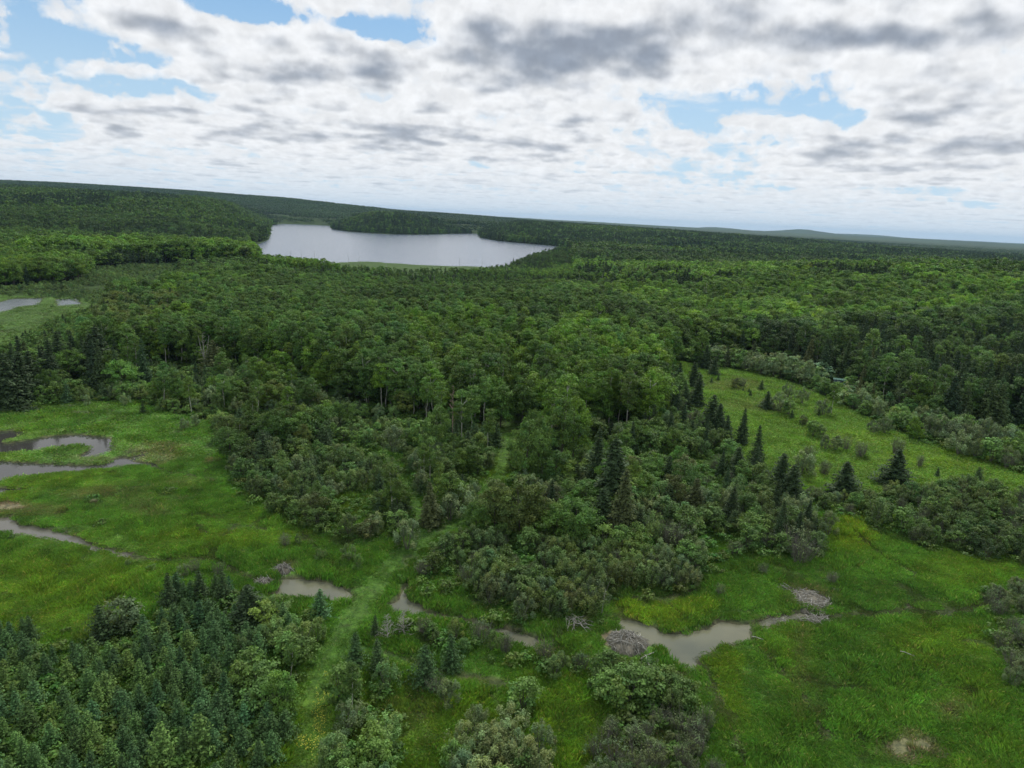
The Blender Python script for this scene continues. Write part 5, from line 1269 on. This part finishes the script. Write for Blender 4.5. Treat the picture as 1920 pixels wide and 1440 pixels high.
def meadow_grass():
    rg = np.random.default_rng(51)
    shapes = []
    for s in range(4):
        V, F, T = blade_patch(300 + s, .85, 150, .45, 1.0, .028, .45); shapes.append(mesh_from('tuft', V, F, {'tone': ('FACE', 'FLOAT_COLOR', T)}, M_GRASS))
    for s in range(2):
        V, F, T = blade_patch(310 + s, .85, 80, .5, 1.0, .055, .4); shapes.append(mesh_from('tuft', V, F, {'tone': ('FACE', 'FLOAT_COLOR', T)}, M_GRASS))
    xs, ys, rad, far = [], [], [], []
    for r0, r1, sp in ((26, 150, .92), (150, 260, 1.35), (260, 560, 2.6)):
        X, Y = grid_points(-r1, r1, 0, r1, sp, rg); r = np.hypot(X, Y)
        q = (r >= r0) & (r < r1) & (np.abs(X) < .86 * Y + 14); X, Y = X[q], Y[q]
        px, py, w = project(X, Y, hill_height(X, Y))
        if r0 > 200: q = tree_free(px, py)
        else: q = tree_free(px, py) | (rg.random(len(X)) < .75)
        q &= (px > -260) & (px < 2180)
        xs.append(X[q]); ys.append(Y[q]); rad.append(np.full(q.sum(), sp / .92)); far.append(np.full(q.sum(), r0 > 140))
    X, Y, S, FR = (np.concatenate(v) for v in (xs, ys, rad, far))
    d = pond_distance(X, Y); Z = ground_height(X, Y); px, py, w = project(X, Y, Z)
    C = ground_colour(X, Y, Z)
    md = inpoly(px, py, OPEN_PX['meadow'])
    tr = np.minimum(linedist(X, Y, TRAIL) / 2.3, np.minimum(linedist(X, Y, TRAIL2) / 1.6, linedist(X, Y, TRAIL3) / 1.2))
    muddy = C[:, 0] > C[:, 1] * .95; runs = run_mask(X, Y) * ~md
    keep = (d > .25) & ((rg.random(len(X)) > .93) | ~muddy)
    for (lx, ly, lr) in CLEAR[:3] + CLEAR[4:5]: keep &= (X - lx) ** 2 + (Y - ly) ** 2 > (lr * .8) ** 2
    fmh = inpoly(px, py, OPEN_PX['far_marsh'])
    X, Y, Z, S, FR, d, C, md, tr, muddy, runs, fmh = (v[keep] for v in (X, Y, Z, S, FR, d, C, md, tr, muddy, runs, fmh)); n = len(X)
    tus = vnoise(X, Y, 3.4, 91, 3); big = vnoise(X, Y, 16, 92, 2)
    h = (.22 + 1.5 * np.clip(tus - .2, 0, 1) ** 1.4) * (.7 + .6 * big)
    h = h * np.where(np.hypot(X, Y) > 135, .72, 1.0)
    h = np.where(md, .18 + .2 * tus, h) * np.where(d < 3.2, np.where(X < -50, .6, 1.3), 1.0) * np.clip((tr * 2.3 - 1.35) / .9, .2, 1) * np.where(muddy, .5, 1) * (1 - .8 * runs) * np.where(fmh, .35, 1)
    T = C * 1.15 * (.72 + .56 * vnoise(X, Y, 2.3, 97, 2))[:, None] * (1 + rg.normal(size=(n, 1)) * .12) * (1 + rg.normal(size=(n, 3)) * .04)
    # thatch of last year's growth showing here and there
    I = np.where(FR, 4 + rg.integers(0, 2, n), rg.integers(0, 4, n))
    geo_masses('marsh_grass', dict(P=np.stack([X, Y, Z - .02], 1), R=np.stack([0 * X, 0 * X, rg.random(n) * 6.283], 1), S=np.stack([S, S, h], 1), T=np.clip(T, .01, .5), I=I), shapes, 'soft uneven sedge and grass covering the wet valley floor')
    print('grass', n)
meadow_grass()

def undergrowth():
    rg = np.random.default_rng(61)
    shapes = []
    for s in range(4):
        V, F, T, C = broad_crown(400 + s, .9, .75, 0.02, 9, 22, .12, .34, prof=dome, aspect=.6)
        shapes.append(mesh_from('herb', V, F, {'tone': ('FACE', 'FLOAT_COLOR', T)}, M_LEAF))
    X, Y = grid_points(-270, 270, 24, 330, 1.75, rg); q = np.abs(X) < .86 * Y + 14; X, Y = X[q], Y[q]
    px, py, w = project(X, Y, hill_height(X, Y)); op = tree_free(px, py)
    ins = np.zeros(len(X), bool)
    for r_ in REG: ins |= inpoly(px, py, r_[1])
    wet = op & (rg.random(len(X)) < .012 * (vnoise(X, Y, 20, 95, 2) > .5)) & ~inpoly(px, py, OPEN_PX['meadow'])
    q = (ins & (rg.random(len(X)) < .62)) | (~op & ~ins & (rg.random(len(X)) < .4)) | wet; X, Y = X[q], Y[q]
    ok = keep_clear(X, Y); X, Y = X[ok], Y[ok]; n = len(X); Z = ground_height(X, Y)
    g = (.8 + .5 * vnoise(X, Y, 12, 96, 2)) * (1 + rg.normal(size=n) * .15); hue = rg.normal(size=n) * .1
    T = np.stack([.095 * g * (1 + hue), .180 * g, .034 * g], 1); s = rg.uniform(.7, 1.7, n)
    geo_masses('undergrowth', dict(P=np.stack([X, Y, Z], 1), R=np.stack([0 * X, 0 * X, rg.random(n) * 6.283], 1), S=np.stack([s * 1.2, s * 1.2, s], 1), T=np.clip(T, .01, .5), I=rg.integers(0, 4, n)), shapes, 'low leafy undergrowth between the shrubs and trees')
undergrowth()

def flowers():
    rg = np.random.default_rng(71); P, N, S = [], [], []
    for (cx, cy, rx, ry, n) in ((600,1345,16,55,300),(572,1392,24,14,110),(612,1300,8,14,60),(610,1265,6,6,30),(608,1180,4,6,0),(1600,960,14,14,0),(640,1420,10,20,60),(590,1400,20,30,60)):
        if not n: continue
        a = rg.random(n) * 6.283; r = np.sqrt(rg.random(n)) * rg.uniform(.5, 1.2, n); x, y, z = surface_at(cx + rx * r * np.cos(a), cy + ry * r * np.sin(a))
        P.append(np.stack([x, y, z + rg.uniform(.14, .3, n)], 1))
    P = np.concatenate(P); N = unit(rg.normal(size=P.shape) * .4 + [0, 0, 1]); V, F = leaf_quads(P, N, rg.uniform(.025, .055, len(P)), 1.0, rg)
    mt, nt, b, out = new_mat('buttercup_yellow'); p = nt.nodes.new('ShaderNodeBsdfPrincipled'); p.inputs['Base Color'].default_value = (.55, .53, .04, 1); p.inputs['Roughness'].default_value = .6
    nt.links.new(p.outputs[0], out.inputs['Surface'])
    link('wildflowers', mesh_from('wildflowers', V, F, None, mt), kind='stuff', label='yellow wildflowers scattered along the mown trail')
flowers()

# ------------------------------------------------------------------ dead trees, lodges, logs, shed
def dead_tree(px, py, H, r0, label, mat=M_DEADWOOD, seed=0, nb=22, lmax=.2, z0=.3, fork=False, group=None, tw=2, up=.7):
    x, y, z = surface_at(px, py); rg = np.random.default_rng(seed)
    root = bpy.data.objects.new('dead_tree', None); col.objects.link(root); root.location = (x[0], y[0], z[0]); root.rotation_euler = (0, 0, rg.random() * 6)
    root['label'] = label; root['category'] = 'dead tree'
    if group: root['group'] = group
    b1, b2 = rg.normal(size=2) * .04 * H
    sp = [[0, 0, -.3], [b1 * .5, b2 * .3, H * .5], [b1, b2, H]]
    V, F = tube(sp, [r0, r0 * .62, .025], 7); link('trunk', mesh_from('trunk', V, F, None, mat, True), root)
    parts = []
    for i in range(nb):
        f = z0 + (1 - z0) * (i + rg.random()) / nb * .97; a = rg.random() * 6.283; L = H * lmax * (1.2 - f) * rg.uniform(.5, 1.2) + .15
        s0 = np.array([b1 * f, b2 * f, H * f]); d = np.array([math.cos(a), math.sin(a), up * rg.uniform(.3, 1.3)])
        parts.append(tube([s0, s0 + d * L * .5, s0 + d * L + [0, 0, .05 * L]], [r0 * .36, r0 * .22, .012], 4))
        for t in range(tw):
            q = s0 + d * L * rg.uniform(.4, .9); d2 = unit(d + rg.normal(size=3) * .6); parts.append(tube([q, q + d2 * L * .4], [r0 * .16, .01], 3))
    if fork:
        for a in (0.4, 3.3): parts.append(tube([[0, 0, H * .25], [math.cos(a) * H * .09, math.sin(a) * H * .09, H * .6], [math.cos(a) * H * .14, math.sin(a) * H * .14, H * .95]], [r0 * .8, r0 * .5, .03], 6))
    V, F = join(parts); link('branches', mesh_from('branches', V, F, None, mat, True), root)
dead_tree(385, 692, 11, .20, 'white forked snag standing above the marsh slope', seed=1, fork=True, nb=14, lmax=.22)
dead_tree(372, 688, 5, .12, 'short white snag left of the forked one', seed=2, nb=8)
dead_tree(442, 572, 15, .24, 'tall bleached snag rising behind the aspen grove', seed=3, nb=14, lmax=.13)
dead_tree(622, 700, 10, .14, 'grey bare tree among the aspen trunks', seed=4, nb=30, lmax=.24)
dead_tree(848, 828, 13, .13, 'reddish dead aspen in the sparse stand by the trail', bark_mat('pinkish_bark', (.20, .14, .11), (.36, .27, .22)), seed=5, nb=26, lmax=.13)
dead_tree(728, 1200, 3.2, .06, 'bare grey sapling beside the trail pool, left of two', seed=6, nb=46, lmax=.34, z0=.08, up=.35, tw=3)
dead_tree(757, 1188, 3.0, .06, 'bare grey sapling beside the trail pool, right of two', seed=7, nb=46, lmax=.34, z0=.08, up=.35, tw=3)
dead_tree(1128, 1150, 3.6, .05, 'thin grey dead stem in front of the willow thicket', seed=8, nb=6, lmax=.16)
dead_tree(1700, 760, 9, .14, 'grey dead spruce above the far meadow edge', seed=9, nb=50, lmax=.16, z0=.15, up=.1)
dead_tree(1755, 740, 10, .14, 'bare grey spire in the dark wood above the meadow', seed=10, nb=50, lmax=.15, z0=.15, up=.1)
for i, (px, py, h) in enumerate([(566,486,12),(655,503,12),(672,506,10),(724,512,9),(860,514,11),(903,518,12),(947,520,10),(545,480,9),(590,488,10)]):
    dead_tree(px, py, h + 3, .16, 'thin dead spar sticking up before the lake, number differs only by place', seed=20 + i, nb=12, lmax=.1, tw=0)
_n = 0
_spar = ['left of the lake reeds', 'at the left end of the lake reeds', 'beside the left end of the lake reeds', 'in front of the middle of the reeds', 'before the right part of the lake', 'near the right end of the reeds', 'before the right shore of the lake', 'at the left shore of the lake', 'between the left shore and the reeds']
for o in [o for o in scene.objects if o.get('category') == 'dead tree' and 'number differs' in o['label']]:
    o['label'] = 'thin dead spar ' + _spar[_n]; _n += 1
rgd = np.random.default_rng(5)
for i in range(26):
    px = rgd.uniform(340, 1500); py = rgd.uniform(545, 640)
    side = 'left' if px < 700 else ('middle' if px < 1100 else 'right')
    dead_tree(px, py, rgd.uniform(11, 15), .13, 'grey dead trunk poking out of the crowns in the %s wood' % side, seed=50 + i, nb=16, lmax=.12, tw=1, group='dead trunks in the wood')

STICKS = []
for s in range(7):
    rg_ = np.random.default_rng(s); L = .9
    V, F = tube([[-L, 0, 0], [-L * .3, rg_.normal() * .06, rg_.normal() * .05], [L * .4, rg_.normal() * .07, rg_.normal() * .05], [L, 0, rg_.normal() * .08]], [.026, .03, .026, .014], 5)
    STICKS.append(mesh_from('stick', V, F, None, M_STICK if s % 3 else M_DEADWOOD, True))

def stick_pile(name, px, py, rx, ry, h, n, label, cat, seed, mound=True, rot=0.0, slen=1.0):
    x, y, z = surface_at(px, py); rg = np.random.default_rng(seed)
    root = bpy.data.objects.new(name, None); col.objects.link(root); root.location = (x[0], y[0], max(z[0], -.25)); root.rotation_euler = (0, 0, rot)
    root['label'] = label; root['category'] = cat
    prof = lambda u: h * max(0.0, 1 - u ** 2) ** .8
    if mound:
        V, F = [], []; na, nr = 22, 7
        for i in range(nr + 1):
            for k in range(na):
                u = i / nr; a = 6.283 * k / na; w = 1 + .12 * math.sin(3 * a + seed) + .06 * math.sin(7 * a)
                V.append((rx * 1.0 * u * w * math.cos(a), ry * 1.12 * u * w * math.sin(a), prof(u) * (1 + .1 * rg.normal() * (0 < i < nr)) - .12 - .25 * (i == nr)))
        for i in range(nr):
            for k in range(na): F.append((i * na + k, (i + 1) * na + k, (i + 1) * na + (k + 1) % na, i * na + (k + 1) % na))
        link('mud_mound', mesh_from('mud_mound', np.array(V), np.array(F), None, M_MUD, True), root)
    for i in range(n):
        u = math.sqrt(rg.random()) * .98; a = rg.random() * 6.283
        o = bpy.data.objects.new('stick', STICKS[int(rg.integers(7))]); col.objects.link(o); o.parent = root
        sl = -math.atan2(prof(max(u - .1, 0)) - prof(min(u + .1, 1)), .2 * rx)
        yaw = a + rg.normal() * .9
        o.location = (rx * u * math.cos(a), ry * u * math.sin(a), prof(u) + rg.uniform(-.02, .14))
        o.rotation_euler = (rg.random() * 6, -sl * math.cos(yaw - a) + rg.normal() * .22, yaw)
        s_ = rg.uniform(.55, 1.35) * slen; o.scale = (s_, rg.uniform(.8, 1.5), rg.uniform(.8, 1.5))
stick_pile('beaver_lodge', 1175, 1208, 2.7, 2.4, 1.25, 130, 'domed beaver lodge of grey sticks at the bend of the silty creek', 'beaver lodge', 1)
stick_pile('beaver_lodge', 1517, 1122, 2.9, 3.2, .5, 110, 'flattened wide stick pile in the grass above the upper creek', 'beaver lodge', 2)
stick_pile('beaver_lodge', 530, 1070, 1.25, 1.1, .7, 70, 'small pointed stick lodge above the left beaver pool', 'beaver lodge', 3)
stick_pile('stick_pile', 493, 1091, 1.3, .9, .35, 36, 'low grey stick heap at the left tip of the beaver pool', 'stick pile', 4)
stick_pile('stick_pile', 1471, 1103, 1.0, 1.0, .25, 26, 'little stick heap left of the flattened pile', 'stick pile', 5)
stick_pile('stick_pile', 1566, 1108, 1.5, .9, .2, 20, 'thin scatter of sticks right of the flattened pile', 'stick pile', 6)
stick_pile('driftwood_dam', 1533, 1160, 2.6, 1.1, .45, 60, 'jam of pale driftwood across the upper end of the creek', 'driftwood', 7, mound=False, slen=1.3)
stick_pile('driftwood_dam', 1475, 1161, 2.2, .6, .15, 20, 'low driftwood along the narrow neck of the creek', 'driftwood', 8, mound=False, slen=.9)
stick_pile('driftwood_dam', 1085, 1172, 2.2, 1.6, .6, 34, 'tangle of fallen grey branches under the willow thicket', 'driftwood', 9, mound=False, slen=1.3)

def log(px, py, L, r, yaw, label, zoff=.25):
    x, y, z = surface_at(px, py)
    V, F = tube([[-L / 2, 0, 0], [-L * .2, .05, .06], [L * .25, -.04, .05], [L / 2, .06, .0]], [r, r * .95, r * .8, r * .4], 8)
    o = link('fallen_log', mesh_from('fallen_log', V, F, None, M_DEADWOOD, True), label=label, category='log'); o.location = (x[0], y[0], z[0] + zoff); o.rotation_euler = (0, -.05, yaw)
log(516, 873, 5.0, .22, R(60), 'pale fallen log lying in the shrubs beside the slim spruce', .9)
log(1216, 1234, 2.6, .08, R(35), 'bleached forked branch beside the beaver lodge', .5)
log(1212, 1248, 2.0, .06, R(95), 'short bleached stem in the alders right of the lodge', .8)
log(1700, 1232, 1.6, .05, R(-40), 'thin pale stick lying in the right marsh', .5)
log(1420, 1200, 1.4, .05, R(-30), 'short pale stick on the creek bank', .4)

def shed(px, py):
    x, y, z = surface_at(px, py)
    root = bpy.data.objects.new('shed', None); col.objects.link(root); root.location = (x[0], y[0], z[0]); root.rotation_euler = (0, 0, R(-24))
    root['label'] = 'small blue-grey shed with a green roof half hidden at the meadow edge'; root['category'] = 'shed'
    def mat(nm, c, r=.6):
        mt, nt, b, out = new_mat(nm); tc = nt.nodes.new('ShaderNodeTexCoord'); n = b.noise(tc.outputs['Object'], 3, 4, .6)
        p = nt.nodes.new('ShaderNodeBsdfPrincipled'); nt.links.new(b.mix(b.ss(n, .3, .7), tuple(v * .65 for v in c), c), p.inputs['Base Color']); p.inputs['Roughness'].default_value = r
        nt.links.new(p.outputs[0], out.inputs['Surface']); return mt
    mw = mat('weathered_blue_boards', (.13, .19, .25)); mr = mat('green_roof_sheet', (.045, .19, .135), .4); md = mat('dark_door', (.04, .045, .05))
    def box(nm, x0, x1, y0, y1, z0, z1, mt, par=None, slope=0):
        V = np.array([(a, b_, c + (slope * a if c == z1 else (slope * a if nm == 'roof_sheet' else 0))) for a in (x0, x1) for b_ in (y0, y1) for c in (z0, z1)])
        F = np.array([(0, 1, 3, 2), (4, 6, 7, 5), (0, 4, 5, 1), (2, 3, 7, 6), (0, 2, 6, 4), (1, 5, 7, 3)])
        return link(nm, mesh_from(nm, V, F, None, mt), par or root)
    w = box('wall', -1.7, 1.7, -1.3, 1.3, -.3, 2.1, mw)
    for i in range(12):
        box('board', -1.68 + i * .283, -1.68 + i * .283 + .25, -1.335, -1.302, -.2, 2.08, mw, w)
    for i in range(8): box('roof_sheet', -1.95 + i * .49, -1.95 + i * .49 + .47, -1.6, 1.6, 2.13 + .0, 2.19, mr, None, .0)
    box('door', .2, 1.0, -1.37, -1.338, -.1, 1.85, md)
shed(1573, 724)

# ------------------------------------------------------------------ air
def haze():
    V = np.array([(a, b_, c) for a in (-31000, 31000) for b_ in (-31000, 31000) for c in (-60, 260)], float)
    F = np.array([(0, 1, 3, 2), (4, 6, 7, 5), (0, 4, 5, 1), (2, 3, 7, 6), (0, 2, 6, 4), (1, 5, 7, 3)])
    mt, nt, b, out = new_mat('thin_haze'); v = nt.nodes.new('ShaderNodeVolumePrincipled')
    v.inputs['Color'].default_value = (.46, .72, 1.0, 1); v.inputs['Density'].default_value = 3.2e-5; v.inputs['Anisotropy'].default_value = .2
    nt.links.new(v.outputs[0], out.inputs['Volume'])
    link('haze', mesh_from('haze', V, F, None, mt), kind='stuff', label='thin pale haze over the whole valley')
HAZE = True
if HAZE: haze()
